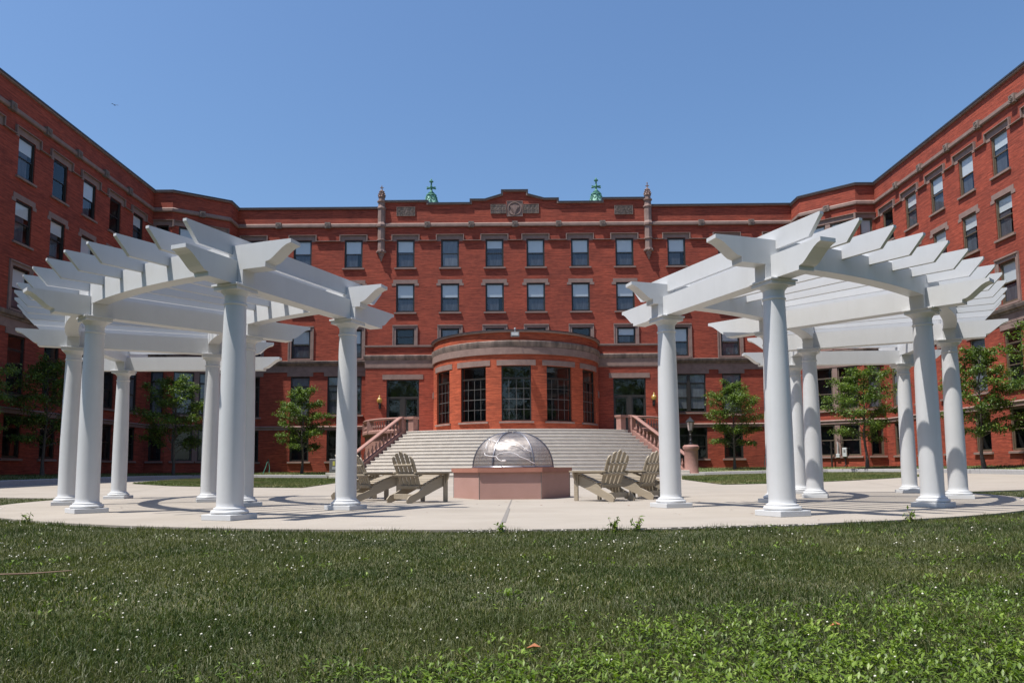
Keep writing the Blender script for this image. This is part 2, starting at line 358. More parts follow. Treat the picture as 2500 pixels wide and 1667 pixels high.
# kerb and beds
def kerb_line(s):
    if s < 0: return [(-18.8, 18.0), (-18.8, 40.6), (-17.6, 46.4), (-11.2, 46.4)]
    return [(s * 21.3, 20.0), (s * 21.3, 40.6), (s * 19.05, 46.4), (s * 11.2, 46.4)]
for s in (-1, 1):
    kb = MB(); pts = kerb_line(s)
    def offs(pts, d):
        out = []
        for i, p in enumerate(pts):
            a = Vector(pts[max(i - 1, 0)]); b = Vector(pts[min(i + 1, len(pts) - 1)]); p = Vector(p)
            d1 = (p - a).normalized() if i else (b - p).normalized(); d2 = (b - p).normalized() if i < len(pts) - 1 else d1
            n1 = Vector((-d1.y, d1.x)); n2 = Vector((-d2.y, d2.x)); n = (n1 + n2).normalized(); n = n / max(.3, n.dot(n1))
            out.append(tuple(p + n * d))
        return out
    inn = offs(pts, -.38 * s)
    dens = []
    for i in range(len(pts) - 1):
        k = max(1, int((Vector(pts[i + 1]) - Vector(pts[i])).length / 1.8))
        for j in range(k): dens.append((i, j / k, (j + 1) / k))
    for i, t0, t1 in dens:
        L = lambda P, t: Vector(P[i]).lerp(Vector(P[i + 1]), t)
        g0 = .004
        e = .006 / max(.1, (Vector(pts[i + 1]) - Vector(pts[i])).length)
        a, b, c, d = L(pts, t0 + e), L(pts, t1 - e), L(inn, t1 - e), L(inn, t0 + e)
        z = lambda q: gz(q.x, q.y)
        a2 = a.lerp(d, .06); b2 = b.lerp(c, .06)
        kb.add([(a.x, a.y, z(a) - .1), (b.x, b.y, z(b) - .1), (c.x, c.y, z(c) - .1), (d.x, d.y, z(d) - .1), (a.x, a.y, z(a) + .19), (b.x, b.y, z(b) + .19),
                (a2.x, a2.y, z(a) + .205), (b2.x, b2.y, z(b) + .205), (c.x, c.y, z(c) + .205), (d.x, d.y, z(d) + .205)],
               [(0, 1, 5, 4), (4, 5, 7, 6), (6, 7, 8, 9), (1, 2, 8, 7, 5), (3, 0, 4, 6, 9), (2, 3, 9, 8), (0, 3, 2, 1)])
    k = obj('kerb', kb, M['kerb']); k['kind'] = 'structure'
    zb = .46 if s < 0 else .56
    kx = 21.3 if s > 0 else 18.8
    def bz(x, y, s=s, zb=zb, kx=kx):
        # distance from the kerb towards the wall, 0..1
        d1 = (abs(x) - kx - .2) / (24.4 - kx); d2 = (y - 46.6) / 7.5; d3 = ((abs(x) - kx - .2) * .93 + (y - 40.6) * .36) / 4
        t = max(min(max(d1, 0), 1), min(max(d2, 0), 1), min(max(d3, 0), 1) if y > 40.6 else 0)
        return gz(x, y) + .17 + (zb - gz(x, y) - .17) * min(1, t * 1.25)
    outl = inn + [(s * 9.6, 46.78), (s * 9.6, 55.2), (s * 20.9, 55.2), (s * 25.2, 51.5), (s * 25.2, 20.0 if s > 0 else 18.0)]
    if s < 0: outl = outl
    sheet(outl, 0, 1.2, bz, 'grass_bed', M['turf_far'])

# ------------------------------------------------------------------ building
class Seg:
    def __init__(s, p, q):
        s.p = Vector(p); s.q = Vector(q); d = s.q - s.p; s.L = d.length; s.rz = math.atan2(d.y, d.x)
        s.d = d.normalized(); s.n = Vector((s.d.y, -s.d.x))       # outward
    def pt(s, x, y, z): w = s.p + s.d * x - s.n * y; return (w.x, w.y, z)
def wall_faces(mb, seg, z0, z1, ops, uoff=0, reveal=.2):
    xs = sorted({0, seg.L} | {o[0] for o in ops} | {o[1] for o in ops}); zs = sorted({z0, z1} | {o[2] for o in ops} | {o[3] for o in ops})
    xs = [x for x in xs if 0 <= x <= seg.L]; zs = [z for z in zs if z0 <= z <= z1]
    for i in range(len(xs) - 1):
        for j in range(len(zs) - 1):
            cx, cz = (xs[i] + xs[i + 1]) / 2, (zs[j] + zs[j + 1]) / 2
            if any(o[0] < cx < o[1] and o[2] < cz < o[3] for o in ops): continue
            q = [(xs[i], zs[j]), (xs[i + 1], zs[j]), (xs[i + 1], zs[j + 1]), (xs[i], zs[j + 1])]
            mb.add([seg.pt(a, 0, b) for a, b in q], [(0, 1, 2, 3)], [[(a + uoff, b) for a, b in q]])
    for a0, a1, b0, b1 in ops:
        for (q, uv) in (([(a0, 0, b0), (a0, reveal, b0), (a0, reveal, b1), (a0, 0, b1)], [(a0, b0), (a0 + reveal, b0), (a0 + reveal, b1), (a0, b1)]),
                        ([(a1, reveal, b0), (a1, 0, b0), (a1, 0, b1), (a1, reveal, b1)], [(a1 - reveal, b0), (a1, b0), (a1, b1), (a1 - reveal, b1)]),
                        ([(a0, 0, b1), (a0, reveal, b1), (a1, reveal, b1), (a1, 0, b1)], [(a0, b1), (a0, b1 + reveal), (a1, b1 + reveal), (a1, b1)]),
                        ([(a0, reveal, b0), (a0, 0, b0), (a1, 0, b0), (a1, reveal, b0)], [(a0, b0 - reveal), (a0, b0), (a1, b0), (a1, b0 - reveal)])):
            mb.add([seg.pt(*t) for t in q], [(0, 1, 2, 3)], [[(u + uoff, v) for u, v in uv]])
def band(mb, line, prof, cap=True):
    """sweep a profile (out, z) along a plan polyline; outward is to the right of the direction"""
    line = [Vector(p) for p in line]; n = len(line); k = len(prof); v = []; f = []
    for i, p in enumerate(line):
        d1 = (p - line[i - 1]).normalized() if i else (line[1] - p).normalized()
        d2 = (line[i + 1] - p).normalized() if i < n - 1 else d1
        n1 = Vector((d1.y, -d1.x)); n2 = Vector((d2.y, -d2.x)); m = (n1 + n2).normalized(); m = m / max(.35, m.dot(n1))
        for o, z in prof: q = p + m * o; v.append((q.x, q.y, z))
    for i in range(n - 1):
        for j in range(k): f.append((i * k + j, (i + 1) * k + j, (i + 1) * k + (j + 1) % k, i * k + (j + 1) % k))
    if cap: f.append(tuple(range(k))); f.append(tuple((n - 1) * k + j for j in reversed(range(k))))
    mb.add(v, f)
_wc = {}
def win_meshes(w, h, kind, blind, tan=False):
    key = (w, h, kind, tan)
    if key not in _wc:
        fr = MB(); t = .075; y0 = .12 if kind in ('bay', 'door') else .05; y1 = y0 + .08
        def rect(x0, x1, z0, z1, t, y0, y1):
            fr.box(x0, x0 + t, y0, y1, z0, z1); fr.box(x1 - t, x1, y0, y1, z0, z1)
            fr.box(x0 + t, x1 - t, y0 + .002, y1, z0, z0 + t); fr.box(x0 + t, x1 - t, y0 + .002, y1, z1 - t, z1)
        panes = MB(); hw = w / 2
        def sashes(x0, x1, z0, z1, mu=0, open_=0):
            mid = z0 + (z1 - z0) * .5
            rect(x0, x1, mid - .03, z1, .045, y0 + .035, y1 - .01)
            rect(x0, x1, z0, mid + .03, .05, y0 + .06, y1 + .02)
            panes.add([(x0, y0 + .055, mid), (x1, y0 + .055, mid), (x1, y0 + .055, z1), (x0, y0 + .055, z1)], [(0, 1, 2, 3)])
            panes.add([(x0, y0 + .085, z0), (x1, y0 + .085, z0), (x1, y0 + .085, mid), (x0, y0 + .085, mid)], [(0, 1, 2, 3)])
        rect(-hw, hw, 0, h, t, y0, y1 + .03)
        if kind == 'dh' or kind == 'short': sashes(-hw + t, hw - t, t, h - t)
        elif kind == 'tall':
            zt = h * .76; fr.box(-hw + t, hw - t, y0 + .02, y1, zt - .03, zt + .03)
            sashes(-hw + t, hw - t, t, zt - .03)
            panes.add([(-hw + t, y0 + .055, zt), (hw - t, y0 + .055, zt), (hw - t, y0 + .055, h - t), (-hw + t, y0 + .055, h - t)], [(0, 1, 2, 3)])
        elif kind == 'pair':
            fr.box(-.11, .11, y0 - .01, y1, t, h - t); zt = h * .76
            for a, b in ((-hw + t, -.11), (.11, hw - t)):
                fr.box(a, b, y0 + .02, y1, zt - .03, zt + .03); sashes(a, b, t, zt - .03)
                panes.add([(a, y0 + .055, zt), (b, y0 + .055, zt), (b, y0 + .055, h - t), (a, y0 + .055, h - t)], [(0, 1, 2, 3)])
        elif kind == 'bay':
            zt = h * .775; fr.box(-hw + t, hw - t, y0, y1, zt - .05, zt + .05)
            mun = MB()
            for i in range(1, 4):
                x = -hw + w * i / 4; mun.box(x - .014, x + .014, y0 + .03, y0 + .05, t, zt - .05)
            for j in range(1, 4):
                z = t + (zt - t) * j / 4; q = .022 if j == 2 else .014
                mun.box(-hw + t, hw - t, y0 + .028, y0 + .052, z - q, z + q)
            panes.add([(-hw + t, y0 + .055, t), (hw - t, y0 + .055, t), (hw - t, y0 + .055, h - t), (-hw + t, y0 + .055, h - t)], [(0, 1, 2, 3)])
        elif kind == 'door':
            zt = 2.55; fr.box(-hw + t, hw - t, y0, y1, zt - .05, zt + .06)
            fr.box(-.13, .13, y0 - .015, y1, 0, zt - .05)
            for a, b in ((-hw + t, -.13), (.13, hw - t)):
                rect(a, b, .0, zt - .05, .09, y0 + .02, y1 - .01); fr.box(a + .09, b - .09, y0 + .025, y1 - .02, .78, .86)
                fr.box(a + .09, b - .09, y0 + .035, y1 - .02, .09, .78)
                panes.add([(a + .05, y0 + .05, .86), (b - .05, y0 + .05, .86), (b - .05, y0 + .05, zt - .1), (a + .05, y0 + .05, zt - .1)], [(0, 1, 2, 3)])
            panes.add([(-hw + t, y0 + .05, zt), (hw - t, y0 + .05, zt), (hw - t, y0 + .05, h - t), (-hw + t, y0 + .05, h - t)], [(0, 1, 2, 3)])
        if kind == 'bay': _wc['mun'] = mesh_of('muntin', mun, M['muntin'])
        # dark room behind
        dep = 1.6 if kind in ('bay', 'door') else .75
        bx = MB(); X0, X1 = -hw - .02, hw + .02
        yr = y0 + .105; bx.add([(X0, yr, -.02), (X1, yr, -.02), (X1, yr, h + .02), (X0, yr, h + .02), (X0, dep, -.02), (X1, dep, -.02), (X1, dep, h + .02), (X0, dep, h + .02)],
               [(4, 5, 6, 7), (0, 1, 5, 4), (1, 2, 6, 5), (2, 3, 7, 6), (3, 0, 4, 7)])
        _wc[key] = (mesh_of('window_frame', fr, M['frame_tan'] if tan else M['frame']), mesh_of('window_pane', panes, M['glass'], fixn=False), mesh_of('room', bx, M['inside']))
    bk = ('b', w, h, kind, blind)
    if bk not in _wc:
        me = None
        if blind:
            b = MB(); hw = w / 2 - .07; y = .145; top = h - .06
            if kind in ('tall', 'pair'): top = h * .99 - .06
            frac, m_ = blind
            bot = top - (h - .12) * frac
            spans = [(-hw, hw)] if kind != 'pair' else [(-hw, -.1), (.1, hw)]
            for a, c in spans: b.box(a, c, y, y + .012, bot, top); b.box(a, c, y - .006, y + .02, bot - .025, bot)
            me = mesh_of('blind', b, M[m_])
        _wc[bk] = me
    ck = ('c', w, h, kind, blind)
    if ck not in _wc:
        me = None
        if blind and blind[0] < .9:
            b = MB(); hw = w / 2 - .07; q = .2 + .1 * (int(blind[0] * 100) % 3); b.box(-hw + .02, hw - .02 - (.3 if int(blind[0] * 100) % 2 else 0), .17, .18, .06, h * (1 - blind[0]) - q * .3); me = mesh_of('curtain', b, M['curtain'])
        _wc[ck] = me
    return _wc[key] + ((_wc[bk], _wc[ck]),)
_st = {}
def stone_mesh(key, fn, m='stone'):
    if key not in _st:
        mb = MB(); fn(mb); _st[key] = mesh_of(key[0], mb, M[m])
    return _st[key]
def sill_me(w):
    return stone_mesh(('sill', w), lambda b: b.add([(-w / 2 - .14, -.10, -.13), (w / 2 + .14, -.10, -.13), (w / 2 + .14, .12, -.13), (-w / 2 - .14, .12, -.13),
        (-w / 2 - .14, -.10, -.025), (w / 2 + .14, -.10, -.025), (w / 2 + .14, .12, .004), (-w / 2 - .14, .12, .004)], [(0, 3, 2, 1), (4, 5, 6, 7), (0, 1, 5, 4), (1, 2, 6, 5), (2, 3, 7, 6), (3, 0, 4, 7)]))
def lintel_eared(w, h):      # stepped lintel
    def f(b):
        b.prism([(-w / 2 - .32, h - .16), (-w / 2 - .003, h - .16), (-w / 2 - .003, h + .003), (w / 2 + .003, h + .003), (w / 2 + .003, h - .16), (w / 2 + .32, h - .16), (w / 2 + .32, h + .02),
                 (w / 2 + .22, h + .02), (w / 2 + .22, h + .29), (-w / 2 - .22, h + .29), (-w / 2 - .22, h + .02), (-w / 2 - .32, h + .02)], (-.02, .1))
    return stone_mesh(('lintel', 'ear', w, h), f)
def lintel_flat(w, h, o=.25, t=.32):
    return stone_mesh(('lintel', 'flat', w, h, o, t), lambda b: b.box(-w / 2 - o, w / 2 + o, -.035, .1, h + .003, h + t))
def lintel_hood(w, h):
    def f(b):
        b.prism([(-w / 2 - .30, h - .13), (-w / 2 - .003, h - .13), (-w / 2 - .003, h + .003), (w / 2 + .003, h + .003), (w / 2 + .003, h - .13), (w / 2 + .30, h - .13), (w / 2 + .30, h + .36), (-w / 2 - .30, h + .36)], (-.018, .1))
    return stone_mesh(('lintel', 'hood', w, h), f)
def surround(w, h, low=True):
    def f(b):
        q = .21
        for s in (-1, 1):
            x0, x1 = sorted((s * (w / 2 + .003), s * (w / 2 + q))); b.box(x0, x1, -.05, .14, -.13 if low else -.1, h + .003)
            x0, x1 = sorted((s * (w / 2 + q - .05), s * (w / 2 + q + .035))); b.box(x0, x1, -.085, .1, -.13 if low else -.1, h + q + .03)
        b.box(-w / 2 - q + .002, w / 2 + q - .002, -.048, .14, h + .005, h + q)
        b.box(-w / 2 - q - .033, w / 2 + q + .033, -.11, .1, h + q - .03, h + q + .05)
    return stone_mesh(('surround', w, h), f)
BL = [(.47, 'blind'), (.5, 'blind'), (.42, 'blind'), (.5, 'blind'), (.33, 'blind'), (.97, 'blind_grey'), (.5, 'blind')]
def window(parent, seg, x, z, w, h, kind, floor, blind=None, tan=False, ops=None):
    L = WL[parent.name]; p = seg.pt(x, 0, z)
    fr, pn, rm, bl = win_meshes(w, h, kind, blind, tan)
    nm = 'door' if kind == 'door' else 'window'
    o = link(nm, fr, parent, (p[0] - L[0], p[1] - L[1], p[2] - L[2]), seg.rz)
    link('pane', pn, o); link('room', rm, o)
    if bl[0]: link('blind', bl[0], o)
    if bl[1]: link('curtain', bl[1], o)
    if kind != 'door': link('sill', sill_me(w), o)
    if floor == 4: link('lintel', lintel_hood(w, h), o)
    elif floor == 3: link('lintel', lintel_eared(w, h), o)
    elif floor == 2: link('surround', surround(w, h), o)
    elif floor == 1: link('lintel', lintel_flat(w, h), o)
    elif floor == 9: link('lintel', lintel_flat(w, h, .25, .33), o)
    elif floor == 8: link('lintel', lintel_flat(w, h, .28, .34), o)
    if ops is not None: ops.append((x - w / 2, x + w / 2, z, z + h))
    return o
def hood_mold(mb, seg, centers, w=1.32, zt=17.71, zl=17.27, x0=None, x1=None):
    """thin drip moulding that runs between the windows and steps up over each"""
    e = w / 2 + .30; pr = [(-.02, -.03), (.13, -.03), (.13, .005), (-.02, .05)]
    def hb(a, b, z): mb.add([seg.pt(q, -o, z + zz) for q in (a, b) for o, zz in pr], [(0, 1, 5, 4), (1, 2, 6, 5), (2, 3, 7, 6), (3, 0, 4, 7), (0, 3, 2, 1), (4, 5, 6, 7)])
    cur = x0 if x0 is not None else None
    cs = sorted(centers)
    for i, c in enumerate(cs):
        if cur is not None and c - e > cur: hb(cur, c - e - .002, zl)
        hb(c - e - .06, c + e + .06, zt)
        for s in (-1, 1):
            xa, xb = sorted((c + s * e, c + s * (e + .06)))
            mb.add([seg.pt(q, -o, z) for z in (zl - .03, zt - .03) for q, o in ((xa, -.02), (xb, -.02), (xb, .127), (xa, .127))], [(0, 1, 5, 4), (1, 2, 6, 5), (2, 3, 7, 6), (3, 0, 4, 7), (0, 3, 2, 1), (4, 5, 6, 7)])
        cur = c + e + .002
    if x1 is not None and cur < x1: hb(cur, x1, zl)
B1 = [(-.03, 18.28), (.10, 18.28), (.14, 18.33), (.14, 18.50), (-.03, 18.62)]
LED = [(-.03, 8.08), (.10, 8.08), (.12, 8.16), (.22, 8.22), (.26, 8.36), (.26, 8.41), (-.03, 8.47)]
FRZ = [(-.03, 7.62), (.045, 7.62), (.045, 8.08), (-.03, 8.08)]
B2 = [(-.03, 3.47), (.05, 3.47), (.05, 3.64), (.10, 3.67), (.10, 3.70), (-.03, 3.78)]
def rosette_me():
    b = MB(); b.box(-.2, .2, -.22, 0, -.21, .21)
    for r0 in (.15, .08):
        pts = [(r0 * math.cos(t), -.225, r0 * math.sin(t)) for t in np.linspace(0, 2 * PI, 13)]; b.tube(pts, .018, 5)
    b.xf(Matrix.Identity(4))
    for i in range(5):
        a = i * 2 * PI / 5; b.box(-.03 + .05 * math.cos(a), .03 + .05 * math.cos(a), -.255, -.2, -.03 + .05 * math.sin(a), .03 + .05 * math.sin(a))
    return mesh_of('rosette', b, M['stone_dark'])
RO = rosette_me()
def rosette(parent, seg, x, z=18.43):
    L = WL[parent.name]; p = seg.pt(x, 0, z); link('rosette', RO, parent, (p[0] - L[0], p[1] - L[1], p[2] - L[2]), seg.rz)
x0 = .3; YF = 54.5
main = thing('brick_building', 'main red brick block facing the steps, between two stone pinnacles and the side wings', 'building', (x0, YF, 0))
S = Seg((-20.0, YF), (20.6, YF))
ops = []; wx = lambda u: u + x0 + 20.0
cols = [-19.1, -15.52, -11.8, -8.0, -4.75, -1.5, 1.5, 4.75, 8.0, 11.8, 15.5, 19.1]
random.seed(4)
up = []
for i, u in enumerate(cols):
    xx = wx(u)
    window(main, S, xx, 15.27, 1.32, 2.08, 'dh', 4, [(.45, 'blind'), (.5, 'blind'), (.47, 'blind'), (.42, 'blind'), (.97, 'blind_grey'), (.3, 'blind'), (.5, 'blind'), (.5, 'blind'), (.5, 'blind'), (.47, 'blind'), (.5, 'blind'), (.5, 'blind')][i], ops=ops)
    window(main, S, xx, 11.97, 1.34, 2.10, 'dh', 3, [(.5, 'blind'), (.5, 'blind'), (.5, 'blind'), (.5, 'blind'), (.5, 'blind'), (.47, 'blind'), (.5, 'blind'), (.48, 'blind'), (.5, 'blind'), (.5, 'blind'), (.42, 'blind'), (.5, 'blind')][i], ops=ops)
    if abs(u) < 10.3: window(main, S, xx, 9.56, 1.33, 1.20, 'short', 2, [None, (.97, 'blind_grey'), (.3, 'blind'), (.5, 'blind'), None, (.45, 'blind')][i - 3], ops=ops)
    else: window(main, S, xx, 8.62, 1.36, 2.1, 'dh', 2, [(.5, 'blind'), (.52, 'blind'), (.5, 'blind')][i % 3], ops=ops)
for u in (-19.1, -15.52, 15.5, 19.1):
    window(main, S, wx(u), 4.42, 1.36, 2.9, 'tall', 1, (.97, 'blind_grey') if abs(u) < 19 else None, ops=ops)
    window(main, S, wx(u), 1.24, 1.36, 2.22, 'dh', 0, None, ops=ops)
for u in (-12.33, 12.4):
    window(main, S, wx(u), 4.55, 2.46, 2.77, 'pair', 1, (.9, 'blind_grey') if u > 0 else (.35, 'blind_grey'), ops=ops)
    window(main, S, wx(u), 1.24, 2.46, 2.22, 'pair', 0, None, ops=ops)
wb = MB(); wall_faces(wb, S, 0, 19.62, ops)
obj('wall', wb, M['brick'], main)
# flank, back and roof
bk = MB(); 
for a, b in (((20.6, YF + 12), (-20.0, YF + 12)),):
    s2 = Seg(a, b); wall_faces(bk, s2, 0, 19.6, [])
obj('rear_wall', bk, M['brick'], main)
rb = MB(); rb.box(-20.0, 20.6, YF + .35, YF + 12, 19.0, 19.3); obj('roof', rb, M['roof'], main)
# parapet
prof = [(-20.0, 19.66), (-9.45, 19.66), (-9.45, 20.15), (-6.16, 20.15), (-6.16, 19.96), (-2.86, 19.96), (-2.86, 20.22), (-1.88, 20.22), (-.56, 20.62), (-.56, 20.90), (1.15, 20.90), (1.15, 20.62), (2.46, 20.26), (3.41, 20.26), (3.41, 20.0), (6.82, 20.0), (6.82, 20.26), (10.05, 20.26), (10.05, 19.70), (20.6, 19.72)]
pb = MB(); poly = prof + [(20.6, 19.6), (-20.0, 19.6)]
n = len(poly); vv = [(a, YF, b) for a, b in poly] + [(a, YF + .38, b) for a, b in poly]
fs = [tuple(reversed(range(n))), tuple(range(n, 2 * n))] + [(i, (i + 1) % n, n + (i + 1) % n, n + i) for i in range(n)]
pb.add(vv, fs, [[(vv[j][0], vv[j][2]) for j in f] for f in fs])
obj('parapet', pb, M['brick'], main)
def ribbon(prof, d0, d1, y0, y1):
    def off(d):
        out = []
        for i, p in enumerate(prof):
            p = Vector(p); a = Vector(prof[max(i - 1, 0)]); b = Vector(prof[min(i + 1, len(prof) - 1)])
            e1 = (p - a).normalized() if i else (b - p).normalized(); e2 = (b - p).normalized() if i < len(prof) - 1 else e1
            n1 = Vector((-e1.y, e1.x)); n2 = Vector((-e2.y, e2.x)); m = (n1 + n2).normalized(); m = m / max(.4, m.dot(n1)); out.append(p + m * d)
        return out
    A, B = off(d0), off(d1); mb = MB(); k = len(A)
    for i in range(k - 1):
        v = [(q.x, y, q.y) for y in (y0, y1) for q in (A[i], A[i + 1], B[i + 1], B[i])]
        f = [(0, 1, 2, 3), (7, 6, 5, 4), (0, 4, 5, 1), (2, 6, 7, 3)]
        if i == 0: f.append((3, 7, 4, 0))
        if i == k - 2: f.append((1, 5, 6, 2))
        mb.add(v, f)
    return mb
obj('coping', ribbon(prof, .07, .145, YF - .15, YF + .45), M['coping'], main)
obj('coping_stone', ribbon(prof, -.01, .07, YF - .11, YF + .41), M['stone'], main)
for a, b in ((-20.0, -9.75), (-9.19, 9.79), (10.35, 20.6)):
    tb = MB(); band(tb, [(a, YF), (b, YF)], B1); obj('cornice_band', tb, M['stone'], main)
tb = MB(); hood_mold(tb, S, [wx(u) for u in cols], x0=0.0, x1=40.6); obj('drip_moulding', tb, M['stone'], main)
for a, b in ((-20.0, -10.05), (10.65, 20.6)):
    tb = MB(); band(tb, [(a, YF), (b, YF)], LED); obj('water_table', tb, M['stone_dark'], main)
for a, b in ((-20.0, -10.05), (10.65, 20.6)):
    tb = MB(); band(tb, [(a, YF), (b, YF)], FRZ); obj('frieze', tb, M['stone'], main)
for a, b in ((-20.0, -9.4), (10.0, 20.6)):
    tb = MB(); band(tb, [(a, YF), (b, YF)], B2); obj('string_course', tb, M['stone'], main)
for u in (-16.99, -13.4, -6.1, -2.9, .3, 3.5, 6.72, 13.94, 17.6): rosette(main, S, u + 20.0)
# carved panels
def panel(x, z, w, h, name='carved_panel'):
    b = MB(); b.box(x - w / 2, x + w / 2, YF - .035, YF + .02, z - h / 2, z + h / 2)
    for a, c, d, e in ((x - w / 2, x + w / 2, z + h / 2 - .035, z + h / 2), (x - w / 2, x + w / 2, z - h / 2, z - h / 2 + .035), (x - w / 2, x - w / 2 + .035, z - h / 2 + .035, z + h / 2 - .035), (x + w / 2 - .035, x + w / 2, z - h / 2 + .035, z + h / 2 - .035)):
        b.box(a, c, YF - .07, YF - .03, d, e)
    return b
def roundel(b, x, z, r=.11):
    b.tube([(x + r * math.cos(t), YF - .045, z + r * math.sin(t)) for t in np.linspace(0, 2 * PI, 13)], .02, 5)
    b.box(x - r, x + r, YF - .06, YF - .03, z + .012, z + .034); b.box(x - r, x + r, YF - .06, YF - .03, z - .034, z - .012)
    for s in (-1, 1):
        b.prism([(x - .07, z + s * .19), (x + .07, z + s * .19), (x, z + s * .30)], (YF - .06, YF - .03))
        for q in (-1, 1): b.box(x + q * .085 - .012, x + q * .085 + .012, YF - .06, YF - .03, z + s * .17 - .01, z + s * .27)
def speckle(b, x0_, x1_, z0_, z1_, n, s=.022, test=None):
    for _ in range(n):
        a, c = random.uniform(x0_, x1_), random.uniform(z0_, z1_)
        if test and not test(a, c): continue
        b.box(a - s, a + s, YF - .055 - random.random() * .015, YF - .03, c - s, c + s)
for x in (-7.69, 8.3):
    b = panel(x, 19.46, 1.36, .68)
    for q in (-.48, .48): roundel(b, x + q, 19.46, .12)
    speckle(b, x - .3, x + .3, 19.2, 19.72, 90)
    obj('carved_panel', b, M['stone_dark'], main)
for x in (-.9, 1.5):
    b = panel(x, 19.60, 1.14, .70)
    for i in range(4): roundel(b, x - .42 + i * .28, 19.6, .1)
    obj('carved_panel', b, M['stone_dark'], main)
b = panel(.3, 19.60, 1.17, 1.17); b.xf(Matrix.Translation((0, -.03, 0)))
b.tube([(.3 + .47 * math.cos(t), YF - .09, 19.6 + .47 * math.sin(t)) for t in np.linspace(0, 2 * PI, 33)], .035, 6)
b.tube([(.3 + .27 * math.cos(t), YF - .075, 19.6 + .27 * math.sin(t)) for t in np.linspace(PI * .15, PI * .85, 9)], .02, 5)
b.prism([(.3 - .34, 19.83), (.3 + .34, 19.83), (.3 + .34, 19.76), (.3 + .03, 19.17), (.3 - .03, 19.17), (.3 - .34, 19.76)], (YF - .12, YF - .05))
b.prism([(.3 - .25, 19.745), (.3 + .25, 19.745), (.3, 19.26)], (YF - .15, YF - .11))
speckle(b, -.25, .85, 19.05, 20.15, 260, .018, lambda a, c: abs(math.hypot(a - .3, c - 19.6) - .47) > .05)
obj('emblem', b, M['stone'], main)['label'] = 'square stone emblem with a triangle inside a ring'
# floodlight spec on bay comes later; pinnacles
def pinnacle(x, top):
    y = YF - .03; b = MB(); r = .275
    octo = lambda pr: b.lathe(pr, x, y, 8)
    octo([(.02, 15.72), (.07, 15.80), (.06, 15.88), (.14, 15.98), (.13, 16.06), (.22, 16.2), (.21, 16.28), (.33, 16.38), (.34, 16.52), (.27, 16.56)])
    for k in range(8):
        a = k * PI / 4; b.lathe([(.0, 16.33), (.06, 16.36), (.075, 16.42), (.05, 16.48), (0, 16.5)], x + .3 * math.cos(a), y + .3 * math.sin(a), 6, False)
    octo([(r - .01, 16.56), (r - .01, 17.22), (r + .06, 17.25), (r + .06, 17.33), (r - .005, 17.36), (r - .005, 18.22), (r + .09, 18.28), (r + .1, 18.42), (r, 18.62), (r, 19.55), (r + .06, 19.66), (r + .05, 19.74), (r - .02, 19.82), (r - .02, 20.1), (r + .06, 20.16), (r + .06, 20.24), (r - .04, 20.28),
          (r - .05, 20.5), (r + .01, 20.54), (r - .02, 20.6), (.21, 20.66), (.15, 20.85), (.10, 21.02), (.045, 21.16)])
    for k in range(8):
        a = k * PI / 4 + PI / 8
        for z, rr in ((20.66, .25), (20.80, .205), (20.95, .155)):
            b.lathe([(0, z - .05), (.045, z - .02), (.06, z + .02), (.02, z + .07), (0, z + .08)], x + rr * math.cos(a), y + rr * math.sin(a), 6, False)
    octo([(.035, 21.14), (.03, 21.22), (.05, 21.25), (.03, 21.28), (.03, 21.34), (.045, top - .06), (.0, top + .02)])
    b.box(x - .13, x + .13, y - .03, y + .03, 21.235, 21.29); b.box(x - .03, x + .03, y - .13, y + .13, 21.232, 21.287)
    o = obj('pinnacle', b, M['stone'], main, smooth=None)
pinnacle(-9.47, 21.44); pinnacle(10.07, 21.56)

# central entrance block with the doors and its round bay
bay = thing('entrance_bay', 'low orange brick entrance block with a round five-window bay above the steps', 'building', (x0, 52, 0))
YP = 52.0; hw_ = 10.35
P = [(x0 - hw_, YF), (x0 - hw_, YP), (x0 + hw_, YP), (x0 + hw_, YF)]
wb = MB()
sg = Seg(P[1], P[2]); ops = []
for u in (-7.78, 7.76): window(bay, sg, u + hw_, 2.98, 2.24, 3.78, 'door', 8, None, ops=ops)
ops2 = ops + [(hw_ - 5.55, hw_ + 5.55, 2.9, 8.95)]
wall_faces(wb, sg, 0, 8.98, ops, reveal=.2)
for a, b_ in ((P[0], P[1]), (P[2], P[3])): wall_faces(wb, Seg(a, b_), 0, 8.98, [])
obj('wall', wb, M['brick'], bay)
rb = MB(); rb.box(x0 - hw_ + .3, x0 + hw_ - .3, YP + .3, YF - .05, 8.5, 8.7); obj('roof', rb, M['roof'], bay)
c_ = [(-.3, 8.98), (.07, 8.98), (.09, 9.05), (.09, 9.13), (-.3, 9.16)]; RBW = 6.0
for pl in ([P[0], P[1], (x0 - 5.2, YP)], [(x0 + 5.2, YP), P[2], P[3]]):
    tb = MB(); band(tb, pl, c_); obj('coping', tb, M['stone'], bay)
for pl in ([P[0], P[1], (x0 - 5.2, YP)], [(x0 + 5.2, YP), P[2], P[3]]):
    tb = MB(); band(tb, pl, [(a * .55, b) for a, b in LED]); obj('water_table', tb, M['stone_dark'], bay)
for pl in ([P[0], P[1], (x0 - 5.2, YP)], [(x0 + 5.2, YP), P[2], P[3]]):
    tb = MB(); band(tb, pl, [(-.03, 7.52), (.02, 7.52), (.045, 7.6), (.045, 8.08), (-.03, 8.08)]); obj('frieze', tb, M['stone'], bay)
BR = 5.62; bc = (x0 - .03, 52.05)
def bp(a, r): return (bc[0] + r * math.sin(a), bc[1] - r * math.cos(a))
wb = MB(); wa = [R(t) for t in (-58.5, -28.9, 0, 28.9, 58.5)]; hwid = R(9.35); e0 = R(-92); zb0, zt0, zw0, zw1 = 2.9, 9.0, 3.52, 6.93
edges = [e0]
for a in wa: edges += [a - hwid, a + hwid]
edges.append(-e0)
